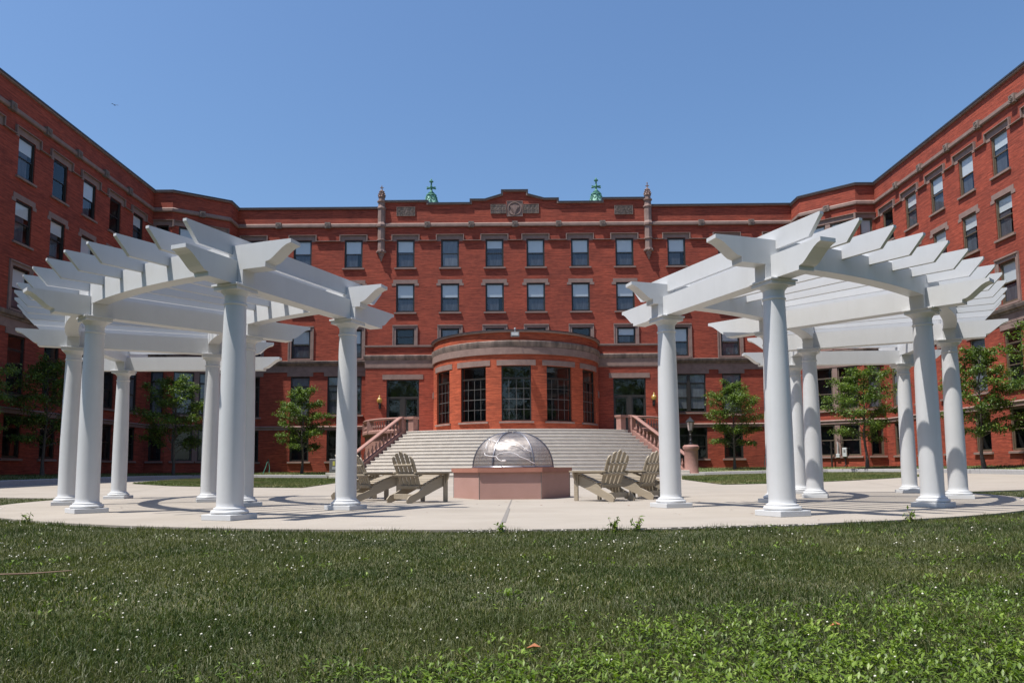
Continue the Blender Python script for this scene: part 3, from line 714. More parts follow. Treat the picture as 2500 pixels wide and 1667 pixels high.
for i in range(len(edges) - 1):
    a0, a1 = edges[i], edges[i + 1]; iswin = i % 2 == 1; k = 5
    for j in range(k):
        b0 = a0 + (a1 - a0) * j / k; b1 = a0 + (a1 - a0) * (j + 1) / k
        for (z0_, z1_) in (((zb0, zw0), (zw1, zt0)) if iswin else ((zb0, zt0),)):
            q = [(b0, z0_), (b1, z0_), (b1, z1_), (b0, z1_)]
            wb.add([(*bp(a, BR), z) for a, z in q], [(0, 1, 2, 3)], [[(a * BR, z) for a, z in q]])
    if iswin:
        ca = (a0 + a1) / 2; 
        for a, sg_ in ((a0, 1), (a1, -1)):
            o_ = Vector(bp(a, BR)); dn = Vector(bp(ca, BR + .5)) - Vector(bp(ca, BR)); dn.normalize(); i_ = o_ - dn * .45
            q = [(o_.x, o_.y, zw0), (i_.x, i_.y, zw0), (i_.x, i_.y, zw1), (o_.x, o_.y, zw1)]
            uvq = [(0, zw0), (.25, zw0), (.25, zw1), (0, zw1)]
            if sg_ < 0: q = q[::-1]; uvq = uvq[::-1]
            wb.add(q, [(0, 1, 2, 3)], [uvq])
        p0, p1 = Vector(bp(a0, BR)), Vector(bp(a1, BR)); q0, q1 = p0 - dn * .45, p1 - dn * .45
        k2 = 5; pa = [bp(a0 + (a1 - a0) * t / k2, BR) for t in range(k2 + 1)]
        for zz in (zw0, zw1):
            vs2 = [(*p, zz) for p in pa] + [(q1.x, q1.y, zz), (q0.x, q0.y, zz)]
            wb.add(vs2, [tuple(range(len(vs2)))], [[(v[0], v[1]) for v in vs2]])
obj('bay_wall', wb, M['brick_bay'], bay)
for i, a in enumerate(wa):
    cw = 2 * BR * math.sin(hwid); mid = Vector(bp(a, BR * math.cos(hwid)))
    d = Vector((math.cos(a), math.sin(a))); s_ = Seg(tuple(mid - d * cw / 2), tuple(mid + d * cw / 2))
    fr, pn, rm, bl = win_meshes(round(cw, 3), zw1 - zw0, 'bay', None)
    L = WL[bay.name]; o = link('window', fr, bay, (mid.x - L[0], mid.y - L[1], zw0), s_.rz)
    link('pane', pn, o); link('room', rm, o); link('muntin', _wc['mun'], o)
def arcband(mb, a0, a1, prof, r, k=40):
    n = len(prof); v = []; f = []
    for i in range(k + 1):
        a = a0 + (a1 - a0) * i / k
        for o_, z in prof: v.append((*bp(a, r + o_), z))
    for i in range(k):
        for j in range(n): f.append((i * n + j, (i + 1) * n + j, (i + 1) * n + (j + 1) % n, i * n + (j + 1) % n))
    f.append(tuple(range(n))); f.append(tuple(k * n + j for j in range(n))); mb.add(v, f)
q_ = R(90)
tb = MB(); arcband(tb, -q_, q_, [(-.3, 8.98), (.10, 8.98), (.13, 9.04), (.13, 9.09), (-.3, 9.13)], BR); obj('coping', tb, M['stone'], bay, smooth=30)
tb = MB(); arcband(tb, -q_, q_, [(-.25, 9.13), (.16, 9.092), (.16, 9.13), (-.25, 9.17)], BR); obj('coping', tb, M['coping'], bay, smooth=30)
tb = MB(); arcband(tb, -q_, q_, [(-.03, 8.08), (.085, 8.08), (.10, 8.16), (.12, 8.22), (.14, 8.36), (.14, 8.42), (-.03, 8.5)], BR); obj('water_table', tb, M['stone_dark'], bay, smooth=30)
tb = MB(); arcband(tb, -q_, q_, [(-.03, 7.62), (.08, 7.62), (.08, 8.06), (-.03, 8.06)], BR); obj('frieze', tb, M['stone'], bay, smooth=30)
for a in wa:
    tb = MB(); e = R(12.3); arcband(tb, a - e, a + e, [(-.1, zw1 + .003), (.035, zw1 + .003), (.035, zw1 + .34), (-.1, zw1 + .34)], BR, 8); obj('lintel', tb, M['stone'], bay, smooth=30)
    tb = MB(); e = R(10.8); arcband(tb, a - e, a + e, [(-.4, zw0 - .14), (.10, zw0 - .14), (.10, zw0 - .03), (-.4, zw0 + .004)], BR, 8); obj('sill', tb, M['stone'], bay, smooth=30)
for s in (-1, 1):
    tb = MB(); a = s * R(87); arcband(tb, min(a, a - s * R(9)), max(a, a - s * R(9)), [(-.1, 5.35), (.06, 5.35), (.06, 5.72), (.02, 5.78), (-.1, 5.78)], BR, 4); obj('impost_block', tb, M['stone'], bay)
rb = MB(); rb.lathe([(0.01, 8.62), (BR - .25, 8.62), (BR - .25, 8.72), (0.01, 8.72)], bc[0], bc[1], 48); obj('roof', rb, M['roof'], bay)
# side wings
def wing(s, name_label):
    if s > 0: pts = [(20.6, YF), (20.6, 52.95), (23.45, 50.4), (24.75, 50.4), (24.75, 18.0)]
    else: pts = [(-24.45, 18.0), (-24.45, 50.8), (-23.15, 50.8), (-20.0, 52.95), (-20.0, YF)]
    t = thing('brick_wing', name_label, 'building', (s * 24.6, 36, 0), group='side wings of the brick building')
    segs = [Seg(pts[i], pts[i + 1]) for i in range(4)]
    if s > 0: ret, obl, fro, wg = segs
    else: wg, fro, obl, ret = segs
    wb = MB(); off = 0; hoods = MB()
    fl = [(4, 15.27, 1.3, 2.08, 'dh'), (3, 11.97, 1.3, 2.1, 'dh'), (2, 8.62, 1.3, 2.1, 'dh'), (1, 4.42, 1.3, 2.9, 'tall'), (0, 1.3, 1.3, 2.16, 'dh')]
    wallb = MB()
    for sg_ in segs:
        ops = []
        if sg_ is wg:
            ys = [48.75 - 2.875 * k for k in range(11)]
            cs = [(50.4 - y) if s > 0 else (y - 18.0) for y in ys]
        elif sg_ is obl: cs = [sg_.L / 2 - .82, sg_.L / 2 + .82]
        elif sg_ is fro: cs = [sg_.L / 2]
        else: cs = []
        for k, c in enumerate(cs):
            for f, z, w_, h_, kd in fl:
                if sg_ is fro: w_ = .86
                bl = None
                if f == 4 or f == 3: bl = random.choice(BL[:5]) if random.random() < .85 else None
                elif f == 2: bl = random.choice(BL[:4])
                elif f == 1: bl = (.97, 'blind_grey') if random.random() < .5 else None
                fl_ = f if not (sg_ is obl and f in (4, 3, 2)) else (f if f == 4 else 0)
                if sg_ is obl and f != 4: fl_ = 0
                window(t, sg_, c, z, w_, h_, kd, (0 if (sg_ is obl and f == 4) else fl_), bl, tan=(s > 0), ops=ops)
        wall_faces(wallb, sg_, 0, 19.62, ops, off); off += sg_.L
        if sg_ is wg or sg_ is fro: hood_mold(hoods, sg_, cs, w=1.3 if sg_ is wg else .86, x0=0, x1=sg_.L)
        if sg_ is obl:
            o2 = MB()
            for zt in (17.36, 14.08, 10.73, 7.33):
                o2.merge(MB().box(-1.8, 1.8, -.035, .1, zt, zt + .32), Matrix.Translation(sg_.pt(sg_.L / 2, 0, 0)) @ Matrix.Rotation(sg_.rz, 4, 'Z'))
            for z_, h_ in ((15.27, 2.08), (11.97, 2.1), (8.62, 2.1), (4.42, 2.9), (1.3, 2.16)):
                o2.merge(MB().box(-.165, .165, -.012, .14, z_, z_ + h_), Matrix.Translation(sg_.pt(sg_.L / 2, 0, 0)) @ Matrix.Rotation(sg_.rz, 4, 'Z'))
            obj('mullion_and_lintel', o2, M['stone'], t)
            hood_mold(hoods, sg_, [sg_.L / 2], w=2.96, x0=0, x1=sg_.L)
            rosette(t, sg_, sg_.L / 2)
    for k in range(10):
        y = 47.31 - 2.875 * k; rosette(t, wg, (50.4 - y) if s > 0 else (y - 18.0))
    obj('wall', wallb, M['brick'], t); obj('drip_moulding', hoods, M['stone'], t)
    # outer shell
    sb = MB(); o_ = s * 38.0; e = s * 20.5
    ring = [(pts[-1] if s > 0 else (-24.45, 18.0)), (o_, 18.0), (o_, YF + 12), (e, YF + 12), (e, YF)]
    if s > 0: seq = ring
    else: seq = ring[::-1]
    for i in range(len(seq) - 1): wall_faces(sb, Seg(seq[i], seq[i + 1]), 0, 19.6, [])
    obj('rear_wall', sb, M['brick'], t)
    rb = MB(); rb.box(min(s * 25.2, s * 37.8), max(s * 25.2, s * 37.8), 18.2, YF + 11.8, 19.0, 19.3); rb.box(min(s * 20.7, s * 25.19), max(s * 20.7, s * 25.19), 54.6, YF + 11.8, 19.01, 19.31); obj('roof', rb, M['roof'], t)
    for nm, pr, m in (('cornice_band', B1, 'stone'), ('water_table', LED, 'stone_dark'), ('frieze', FRZ, 'stone'), ('string_course', B2, 'stone'),
                      ('coping_stone', [(-.4, 19.64), (.11, 19.64), (.11, 19.73), (-.4, 19.73)], 'stone'), ('coping', [(-.42, 19.73), (.15, 19.73), (.15, 19.81), (-.42, 19.83)], 'coping')):
        tb = MB(); band(tb, pts, pr); obj(nm, tb, M[m], t)
    return t
random.seed(11)
wing(-1, 'left red brick wing, its courtyard wall in deep shade')
wing(1, 'right red brick wing, its courtyard wall in full sun')
# copper spires behind the parapet
def spire(x, lab):
    t = thing('copper_spire', lab, 'spire', (x, 60, 19.0), group='green copper spires behind the parapet')
    y = 60; b = MB(); b.lathe([(.95, 19.0), (.9, 20.6), (.66, 21.5), (.60, 21.9), (.36, 22.65), (.34, 22.7)], x, y, 8); obj('roof_cone', b, M['copper'], t)
    b = MB()
    for k in range(8):
        a = 2 * PI * k / 8; b.tube([(x + r * math.cos(a), y + r * math.sin(a), z) for r, z in ((.97, 19.0), (.92, 20.6), (.68, 21.5), (.62, 21.9), (.38, 22.65))], .035, 5)
        a2 = 2 * PI * (k + .5) / 8
        for z0_, r0 in ((21.85, .60), (22.25, .48)):
            b.tube([(x + r0 * math.cos(a), y + r0 * math.sin(a), z0_ + .3), (x + (r0 - .01) * math.cos(a2), y + (r0 - .01) * math.sin(a2), z0_), (x + r0 * math.cos(2 * a2 - a), y + r0 * math.sin(2 * a2 - a), z0_ + .3)], .028, 4)
    obj('rib', b, M['copper_dark'], t)
    b = MB(); b.lathe([(.34, 22.62), (.44, 22.66), (.42, 22.74), (.32, 22.78), (.33, 22.82), (.24, 22.86), (.25, 22.92), (.16, 22.98), (.09, 23.1), (.07, 23.25), (.12, 23.3), (.11, 23.42), (.065, 23.5), (.06, 23.78), (.17, 23.82), (.18, 23.87), (.08, 23.93), (.07, 24.0), (.02, 24.1)], x, y, 10)
    for a in (0, PI / 2):
        for q in (-1, 1):
            c = Vector((math.cos(a), math.sin(a), 0)) * q
            b.tube([Vector((x, y, 23.32)) + c * .05, Vector((x, y, 23.30)) + c * .22, Vector((x, y, 23.24)) + c * .38], [.05, .075, .06], 6)
            b.tube([Vector((x, y, 23.36)) + c * .1, Vector((x, y, 23.40)) + c * .36], [.04, .05], 6)
    obj('finial', b, M['copper_dark'], t)
spire(-6.42, 'left of the two green copper spires above the roofline'); spire(6.95, 'right of the two green copper spires above the roofline')
# floodlight on the bay
t = thing('floodlight', 'boxy grey floodlight on the parapet of the round bay', 'floodlight', (.2, 45.9, 8.6))
b = MB(); b.box(-.03, .45, 45.62, 45.95, 8.60, 8.84); b.box(-.05, .47, 45.60, 45.70, 8.575, 8.865); obj('housing', b, M['grey_metal'], t)
b = MB(); b.box(.0, .42, 45.585, 45.605, 8.63, 8.82); obj('lens', b, M['pale_metal'], t)
b = MB(); b.tube([(.21, 45.9, 8.8), (.21, 45.9, 9.05), (.21, 46.35, 9.2)], .025, 6); b.box(.15, .27, 46.25, 46.45, 9.14, 9.2); b.lathe([(0, 9.05), (.05, 9.06), (.05, 9.15), (0, 9.17)], .21, 45.9, 8, False); obj('bracket', b, M['pale_metal'], t)
# wall lamps by the doors
def sconce(x, z, lab):
    t = thing('wall_lamp', lab, 'lamp', (x, YP, z - .35), group='wall lamps beside the doors')
    b = MB(); y = YP - .22
    b.lathe([(.05, z), (.15, z + .04), (.19, z + .16), (.16, z + .29), (.07, z + .36), (.05, z + .40)], x, y, 14)
    b.lathe([(.03, z + .4), (.065, z + .44), (.05, z + .5), (0, z + .54)], x, y, 10); obj('globe', b, M['amber'], t, smooth=40)
    b = MB(); b.lathe([(.02, z - .36), (.06, z - .3), (.07, z - .22), (.04, z - .14), (.09, z - .06), (.11, z)], x, y, 10); b.box(x - .04, x + .04, y, YP + .002, z - .3, z - .12); b.box(x - .08, x + .08, YP - .03, YP + .002, z - .38, z + .02)
    obj('bracket', b, M['black'], t)
sconce(-9.03, 5.13, 'amber globe wall lamp beside the left double door'); sconce(9.68, 5.2, 'amber globe wall lamp beside the right double door')

# ------------------------------------------------------------------ staircase
st = thing('stone_staircase', 'wide curved granite staircase with pink stone balustrades up to the entrance', 'staircase', (x0, 45, 0))
SC = (x0, 57.0); NS = 14; TR = .315; TOPZ = 2.95; BOTZ = .11; RIS = (TOPZ - BOTZ) / NS; SAN = R(34.8)
def spp(a, r): return (SC[0] + r * math.sin(a), SC[1] - r * math.cos(a))
sb = MB(); K = 40
def sang(r): return SAN + (r - 12) / 4.4 * R(1.1)
for i in range(NS):
    z = TOPZ - i * RIS; r0 = 12 + i * TR; r1 = r0 + TR
    prof = [(r0 - .25, z), (r0 + .012, z), (r0 + .024, z - .012), (r0 + .024, z - .042), (r0, z - .046), (r0, z - RIS - .01), (r0 - .25, z - RIS - .01)]
    n = len(prof); v = []; f = []; A = sang(r0)
    for k in range(K + 1):
        a = -A + 2 * A * k / K
        for r, zz in prof: v.append((*spp(a, r), zz))
    for k in range(K):
        for j in range(n): f.append((k * n + j, (k + 1) * n + j, (k + 1) * n + (j + 1) % n, k * n + (j + 1) % n))
    f.append(tuple(range(n))); f.append(tuple(K * n + j for j in range(n))); sb.add(v, f)
    # tread filler
    if i:
        v = []; 
        for k in range(K + 1):
            a = -A + 2 * A * k / K
            for r in (r0 - TR - .002, r0 - .2): v.append((*spp(a, r), z))
        sb.add(v, [(2 * k, 2 * k + 2, 2 * k + 3, 2 * k + 1) for k in range(K)])
obj('steps', sb, M['step'], st)
# terrace
def bez(p0, p1, p2, p3, n):
    return [tuple(Vector(p0) * (1 - t) ** 3 + Vector(p1) * 3 * t * (1 - t) ** 2 + Vector(p2) * 3 * t * t * (1 - t) + Vector(p3) * t ** 3) for t in np.linspace(0, 1, n)]
def side_curve(s):
    e = spp(s * SAN, 12.05); e = (e[0] + s * .30, e[1] + .15)
    return bez(e, (e[0] + s * 1.3, e[1] + .15), (x0 + s * 10.1, 49.3), (x0 + s * 10.25, 52.0), 14)
arcT = [spp(-SAN + 2 * SAN * k / K, 11.9) for k in range(K + 1)]
cl, cr = side_curve(-1), side_curve(1)
outline = arcT + cr + cl[::-1]
mb = MB(); mb.prism(outline, (.0, TOPZ - .01), 'z'); obj('terrace', mb, M['pink'], st)
mb = MB(); o2 = arcT + [p for p in cr] + cl[::-1]; mb.add([(a, b, TOPZ - .002) for a, b in o2], [tuple(range(len(o2)))]); obj('terrace_floor', mb, M['step'], st)
# side cheek walls under the stair balustrades, and rails
BZ = [(.055, 0), (.06, .03), (.04, .05), (.035, .07), (.06, .12), (.08, .19), (.075, .25), (.05, .33), (.034, .42), (.036, .47), (.055, .5), (.055, .53)]
bal_me = mesh_of('baluster', MB().lathe(BZ, 0, 0, 10), M['pink'], 40)
def path_sweep(mb, pts, prof):
    """pts: (x,y,z); prof: (side, up)"""
    pts = [Vector(p) for p in pts]; n = len(prof); v = []; f = []
    for i, p in enumerate(pts):
        d = pts[min(i + 1, len(pts) - 1)] - pts[max(i - 1, 0)]; h = Vector((d.x, d.y, 0)).normalized(); sd = Vector((h.y, -h.x, 0))
        for a, b in prof: v.append(p + sd * a + Vector((0, 0, b)))
    for i in range(len(pts) - 1):
        for j in range(n): f.append((i * n + j, (i + 1) * n + j, (i + 1) * n + (j + 1) % n, i * n + (j + 1) % n))
    f.append(tuple(range(n))); f.append(tuple((len(pts) - 1) * n + j for j in range(n))); mb.add(v, f)
RAIL = [(-.15, 0), (.15, 0), (.17, .04), (.17, .09), (.12, .13), (-.12, .13), (-.17, .09), (-.17, .04)]
def pier(mb, x, y, z0, z1, w=.24, rz=0, cap=.06):
    q = MB(); q.bevbox(-w, w, -w, w, z0, z1 - .16, .012)
    q.prism([(-w - .02, z1 - .16), (w + .02, z1 - .16), (w + cap, z1 - .08), (w + cap, z1), (-w - cap, z1), (-w - cap, z1 - .08)], (-w - cap, w + cap))
    mb.merge(q, Matrix.Translation((x, y, 0)) @ Matrix.Rotation(rz, 4, 'Z'))
for s in (-1, 1):
    A = lambda r: s * (sang(r) + .30 / r)
    bs = obj('balustrade', (lambda mb: (path_sweep(mb, [(*spp(A(12.1), 12.1), 3.86 - .13 + .02), (*spp(A(12.35), 12.35), TOPZ + .72), (*spp(A(16.35), 16.35), TOPZ + .72 - 4.0 / TR * RIS * .985)], RAIL),
        path_sweep(mb, [(*spp(A(12.0), 12.0), TOPZ + .02), (*spp(A(16.4), 16.4), TOPZ + .02 - 4.4 / TR * RIS * .985)], [(-.16, -.6), (.16, -.6), (.16, .1), (-.16, .1)]), mb)[-1])(MB()), M['pink'], st)
    n = 14
    for k in range(n):
        r = 12.42 + 3.75 * k / (n - 1); x, y = spp(A(r), r); z = TOPZ + .125 - (r - 12) / TR * RIS * .985
        L = WL[st.name]; link('baluster', bal_me, bs, (x - L[0], y - L[1], z - .015))
    mb = MB(); pts = side_curve(s); path_sweep(mb, [(a, b, 3.70) for a, b in pts], RAIL)
    path_sweep(mb, [(a, b, TOPZ - .12) for a, b in pts], [(-.17, 0), (.17, 0), (.19, .05), (.19, .2), (.15, .26), (-.15, .26), (-.19, .2), (-.19, .05)])
    ln = [0]
    for i in range(1, len(pts)): ln.append(ln[-1] + (Vector(pts[i]) - Vector(pts[i - 1])).length)
    def at(t):
        for i in range(1, len(pts)):
            if t <= ln[i] + 1e-6: return Vector(pts[i - 1]).lerp(Vector(pts[i]), (t - ln[i - 1]) / (ln[i] - ln[i - 1]))
    piers = [0.0, ln[-1] * .5, ln[-1] - .22]
    for t_ in piers[1:]: q = at(t_); pier(mb, q.x, q.y, TOPZ - .05, 3.72, .2, 0, .0)
    nx, ny = spp(s * (SAN - .03), 11.78); pier(mb, nx, ny, TOPZ - .05, 3.86, .21, s * SAN, .07)
    nx, ny = spp(A(12.1), 12.05); pier(mb, nx, ny, TOPZ - .3, 3.88, .17, s * SAN, .0)
    path_sweep(mb, [(*spp(s * (SAN - .03), 11.78), 3.72), (*spp(A(12.1), 12.05), 3.72)], [(-.13, 0), (.13, 0), (.13, .12), (-.13, .12)])
    bt = obj('balustrade', mb, M['pink'], st)
    t_ = .35
    while t_ < ln[-1] - .3:
        if all(abs(t_ - q) > .3 for q in piers):
            q = at(t_); L = WL[st.name]; link('baluster', bal_me, bt, (q.x - L[0], q.y - L[1], TOPZ + .13))
        t_ += .27
    px, py = spp(s * R(35.6), 16.85)
    mb = MB(); mb.lathe([(.42, .0), (.42, .3), (.385, .36), (.375, 1.55), (.40, 1.6), (.44, 1.63), (.46, 1.70), (.46, 1.78), (.40, 1.83), (.38, 1.87), (.30, 1.88)], px, py, 32)
    obj('pedestal', mb, M['pink'], st, smooth=35)
    mb = MB(); mb.bevbox(px - .75, px + .62, py - .55, py + .5, -.1, .27, .01); mb.bevbox(px - .95, px - .2, py - .42, py + .4, .272, .46, .01); obj('plinth', mb, M['step'], st)
    if s > 0:
        t = thing('post_lantern', 'black iron lantern with frosted panes on the right stair pedestal', 'lantern', (px, py, 1.88))
        mb = MB(); mb.lathe([(.16, 1.88), (.16, 1.93), (.08, 1.97), (.06, 2.1), (.09, 2.14), (.055, 2.2), (.045, 2.4), (.08, 2.45), (.04, 2.5), (.06, 2.6), (.12, 2.68)], px, py, 12); obj('post', mb, M['black'], t, smooth=40)
        mb = MB(); mb.lathe([(.125, 2.69), (.215, 3.16)], px, py, 6); obj('pane', mb, M['lamp_glass'], t)
        mb = MB()
        for k in range(6):
            a = k * PI / 3; mb.tube([(px + .13 * math.cos(a), py + .13 * math.sin(a), 2.68), (px + .222 * math.cos(a), py + .222 * math.sin(a), 3.17)], .013, 5)
        mb.lathe([(.25, 3.15), (.27, 3.18), (.25, 3.21), (.17, 3.30), (.07, 3.40), (.03, 3.43), (.045, 3.46), (.0, 3.5)], px, py, 6); mb.lathe([(.13, 2.66), (.15, 2.68), (.13, 2.70)], px, py, 6); obj('frame', mb, M['black'], t)

# ------------------------------------------------------------------ pergolas
RI, RO_ = 6.146, 8.4365; GC = (-.01, 16.738); DT = .3793
colm = MB().lathe([(.20, .065), (.214, .082), (.214, .095), (.203, .11), (.182, .114), (.184, .122), (.182, .134), (.160, .142), (.1525, .155), (.151, .2), (.1505, .6), (.149, 1.0), (.1455, 1.4), (.140, 1.8), (.133, 2.15), (.1265, 2.45), (.1255, 2.515), (.134, 2.522), (.137, 2.532), (.134, 2.542), (.1245, 2.55), (.1235, 2.60), (.126, 2.63), (.134, 2.636), (.136, 2.644), (.152, 2.662), (.166, 2.682)], 0, 0, 48)
colm.bevbox(-.218, .218, -.218, .218, 0, .066, .004)
COL = mesh_of('column', colm, M['white'], 30)
capm = MB().bevbox(-.178, .178, -.178, .178, 2.682, 2.728, .003).bevbox(-.196, .196, -.196, .196, 2.726, 2.75, .003)
CAP = mesh_of('abacus', capm, M['white'])
def ogee(L, zt, zb, sgn=1):      # outline from the top tip to the bottom, (s, z)
    h = zt - zb
    return [(L, zt), (L, zt - .045), (L - .05, zt - .058), (L - .10, zt - .085), (L - .17, zt - .14), (L - .235, zt - .195), (L - .28, zt - .225), (L - .335, zt - .238), (L - .338, zb)]
def beam_me(r0, r1, zb, zt, w):
    a = ogee(r1, zt, zb); b = [(2 * 0 - q[0] + 0, q[1]) for q in ogee(-r0, zt, zb)]
    poly = a + b[::-1]
    mb = MB().prism(poly, (-w / 2, w / 2)); return mb
CB = mesh_of('cross_beam', beam_me(5.06, 9.32, 2.752, 3.035, .215), M['white'])
BLK = mesh_of('packing_block', MB().box(-.095, .095, .109, .185, 2.752, 2.95), M['white'])
rt, rb_ = 3.35, 3.118
RAF = mesh_of('rafter', MB().prism([(5.30, rt), (5.30, rt - .03), (5.50, rb_), (9.06, rb_), (9.245, rt - .03), (9.245, rt)], (-.026, .026)), M['white'])
def ring_beam(r, th0, s, ov, w=.2, zb=2.925, zt=3.225):
    th = lambda arc: th0 - s * ov / r + s * arc / r if False else None
    total = 3 * DT * r; mb = MB(); v = []; f = []
    ends = [(0, .335), (.04, .29)]
    # stations along the arc: (arc length, bottom z)
    prof = [(-ov, zt - .045), (-ov + .05, zt - .058), (-ov + .10, zt - .085), (-ov + .17, zt - .14), (-ov + .235, zt - .195), (-ov + .28, zt - .225), (-ov + .335, zt - .238), (-ov + .338, zb)]
    mids = [(t, zb) for t in np.linspace(0, total, 40)]
    stn = prof + mids + [(total - a, z) for a, z in prof[::-1]]
    for a, z in stn:
        t = th0 + s * a / r
        for rr in (r - w / 2, r + w / 2):
            for zz in (z, zt): v.append((rr * math.cos(t), rr * math.sin(t), zz))
    for i in range(len(stn) - 1):
        a, b = i * 4, (i + 1) * 4
        f += [(a, b, b + 1, a + 1), (a + 2, a + 3, b + 3, b + 2), (a, a + 2, b + 2, b), (a + 1, b + 1, b + 3, a + 3)]
    f += [(0, 1, 3, 2), tuple(len(v) - 4 + k for k in (0, 2, 3, 1))]
    mb.add(v, f); return mb
def pergola(th0, s, label):
    t = thing('pergola', label, 'pergola', (GC[0], GC[1], 0), group='curved white pergolas')
    for k in range(4):
        a = th0 + s * k * DT
        for r in (RI, RO_):
            c = link('column', COL, t, (r * math.cos(a), r * math.sin(a), 0), a); link('capital', CAP, c)
            for h_ in (0, PI): link('packing_block', BLK, c, (0, 0, 0), h_)
        link('cross_beam', CB, t, (0, 0, 0), a)
    for r, ov in ((RI, .60), (RO_, .84)): obj('ring_beam', ring_beam(r, th0, s, ov), M['white'], t, world=False)
    for k in range(19): link('rafter', RAF, t, (0, 0, 0), th0 + s * k * DT / 6)
pergola(-1.9709, -1, 'left curved white pergola on round columns'); pergola(-1.1914, 1, 'right curved white pergola on round columns')

# ------------------------------------------------------------------ fire pit
FX, FY = -.02, 15.42; a0 = R(-90 + 30 - 1.5)
pit = thing('fire_pit', 'hexagonal pink stone fire pit with a flat red cap', 'fire pit', (FX, FY, 0))
def hexa(r): return [(FX + r * math.cos(a0 + k * PI / 3), FY + r * math.sin(a0 + k * PI / 3)) for k in range(6)]
mb = MB(); mb.prism(hexa(1.165), (0, .505), 'z'); obj('body', mb, M['pit_body'], pit)
mb = MB()
ho, hi = hexa(1.215), hexa(.72)
for k in range(6):
    k2 = (k + 1) % 6; o1, o2_, i1, i2 = Vector(ho[k]), Vector(ho[k2]), Vector(hi[k]), Vector(hi[k2]); m1 = o1.lerp(o2_, .5); mi = i1.lerp(i2, .5); g = .0015
    for (p, q, u_, v_) in ((o1, m1, mi, i1), (m1, o2_, i2, mi)):
        cc = (p + q + u_ + v_) / 4; P4 = [w + (cc - w).normalized() * g for w in (p, q, u_, v_)]
        mb.prism([(w.x, w.y) for w in P4], (.506, .588), 'z')
obj('cap', mb, M['pit_cap'], pit)
mb = MB()
for k in range(6):
    p = Vector(hexa(1.166)[k]); mb.lathe([(.006, .0), (.006, .5)], p.x, p.y, 6)
obj('joint', mb, M['joint'], pit)
dome = thing('fire_screen', 'domed steel mesh spark screen resting on the fire pit', 'spark screen', (FX + .0, FY, .588))
DR = .80
def dpt(k, t, r=DR):  # gore corner profile
    a = a0 + k * PI / 3 + R(2); z = .60 + .70 * math.sin(t); q = r * (math.cos(t) ** .86)
    return (FX + .03 + q * math.cos(a), FY + q * math.sin(a), z)
mb = MB(); nt_, ns_ = 14, 8
for k in range(6):
    v = []
    for i in range(nt_ + 1):
        t = (PI / 2) * i / nt_ * .985; A_, B_ = Vector(dpt(k, t)), Vector(dpt(k + 1, t)); c = Vector((FX + .03, FY, A_.z))
        for j in range(ns_ + 1):
            p = A_.lerp(B_, j / ns_); bulge = math.sin(PI * j / ns_) * .10; d = (p - c); p = c + d * (1 + bulge); v.append(p)
    mb.add(v, [(i * (ns_ + 1) + j, i * (ns_ + 1) + j + 1, (i + 1) * (ns_ + 1) + j + 1, (i + 1) * (ns_ + 1) + j) for i in range(nt_) for j in range(ns_)])
obj('mesh_panels', mb, M['mesh'], dome, smooth=25)
mb = MB()
for k in range(6): mb.tube([dpt(k, (PI / 2) * i / 16 * .985, DR + .004) for i in range(17)], .016, 6)
ring_ = []
for k in range(6):
    A_, B_ = Vector(dpt(k, 0)), Vector(dpt(k + 1, 0)); c = Vector((FX + .03, FY, A_.z))
    for j in range(ns_): p = A_.lerp(B_, j / ns_); ring_.append(c + (p - c) * (1 + math.sin(PI * j / ns_) * .10) * 1.01)
ring_.append(ring_[0]); mb.tube(ring_, .024, 6)
obj('rib', mb, M['steel'], dome, smooth=40)
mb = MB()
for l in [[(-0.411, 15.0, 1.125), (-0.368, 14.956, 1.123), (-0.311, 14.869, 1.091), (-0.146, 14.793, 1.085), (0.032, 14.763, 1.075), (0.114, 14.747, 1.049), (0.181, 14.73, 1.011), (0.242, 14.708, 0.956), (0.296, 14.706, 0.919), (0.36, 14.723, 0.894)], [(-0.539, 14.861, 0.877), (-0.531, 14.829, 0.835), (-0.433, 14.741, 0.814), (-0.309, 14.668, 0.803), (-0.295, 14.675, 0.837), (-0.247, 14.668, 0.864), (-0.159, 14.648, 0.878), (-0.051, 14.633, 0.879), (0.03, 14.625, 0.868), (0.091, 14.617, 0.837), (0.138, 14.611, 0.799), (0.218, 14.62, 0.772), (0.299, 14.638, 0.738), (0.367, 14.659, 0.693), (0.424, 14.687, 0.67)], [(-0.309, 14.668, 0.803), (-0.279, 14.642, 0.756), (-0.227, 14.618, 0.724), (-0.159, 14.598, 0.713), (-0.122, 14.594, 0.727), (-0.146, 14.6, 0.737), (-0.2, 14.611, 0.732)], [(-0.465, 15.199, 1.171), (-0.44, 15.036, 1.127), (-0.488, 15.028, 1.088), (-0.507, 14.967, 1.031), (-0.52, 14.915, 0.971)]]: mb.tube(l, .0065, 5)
obj('sun_glint', mb, M['sun_glint'], dome)  # sun glints on the steel mesh, shaped as thin bright tubes
mb = MB(); mb.tube([(FX - .055, FY - .1, 1.29), (FX - .055, FY - .1, 1.35), (FX + .095, FY - .1, 1.35), (FX + .095, FY - .1, 1.29)], .008, 6); obj('handle', mb, M['steel'], dome)

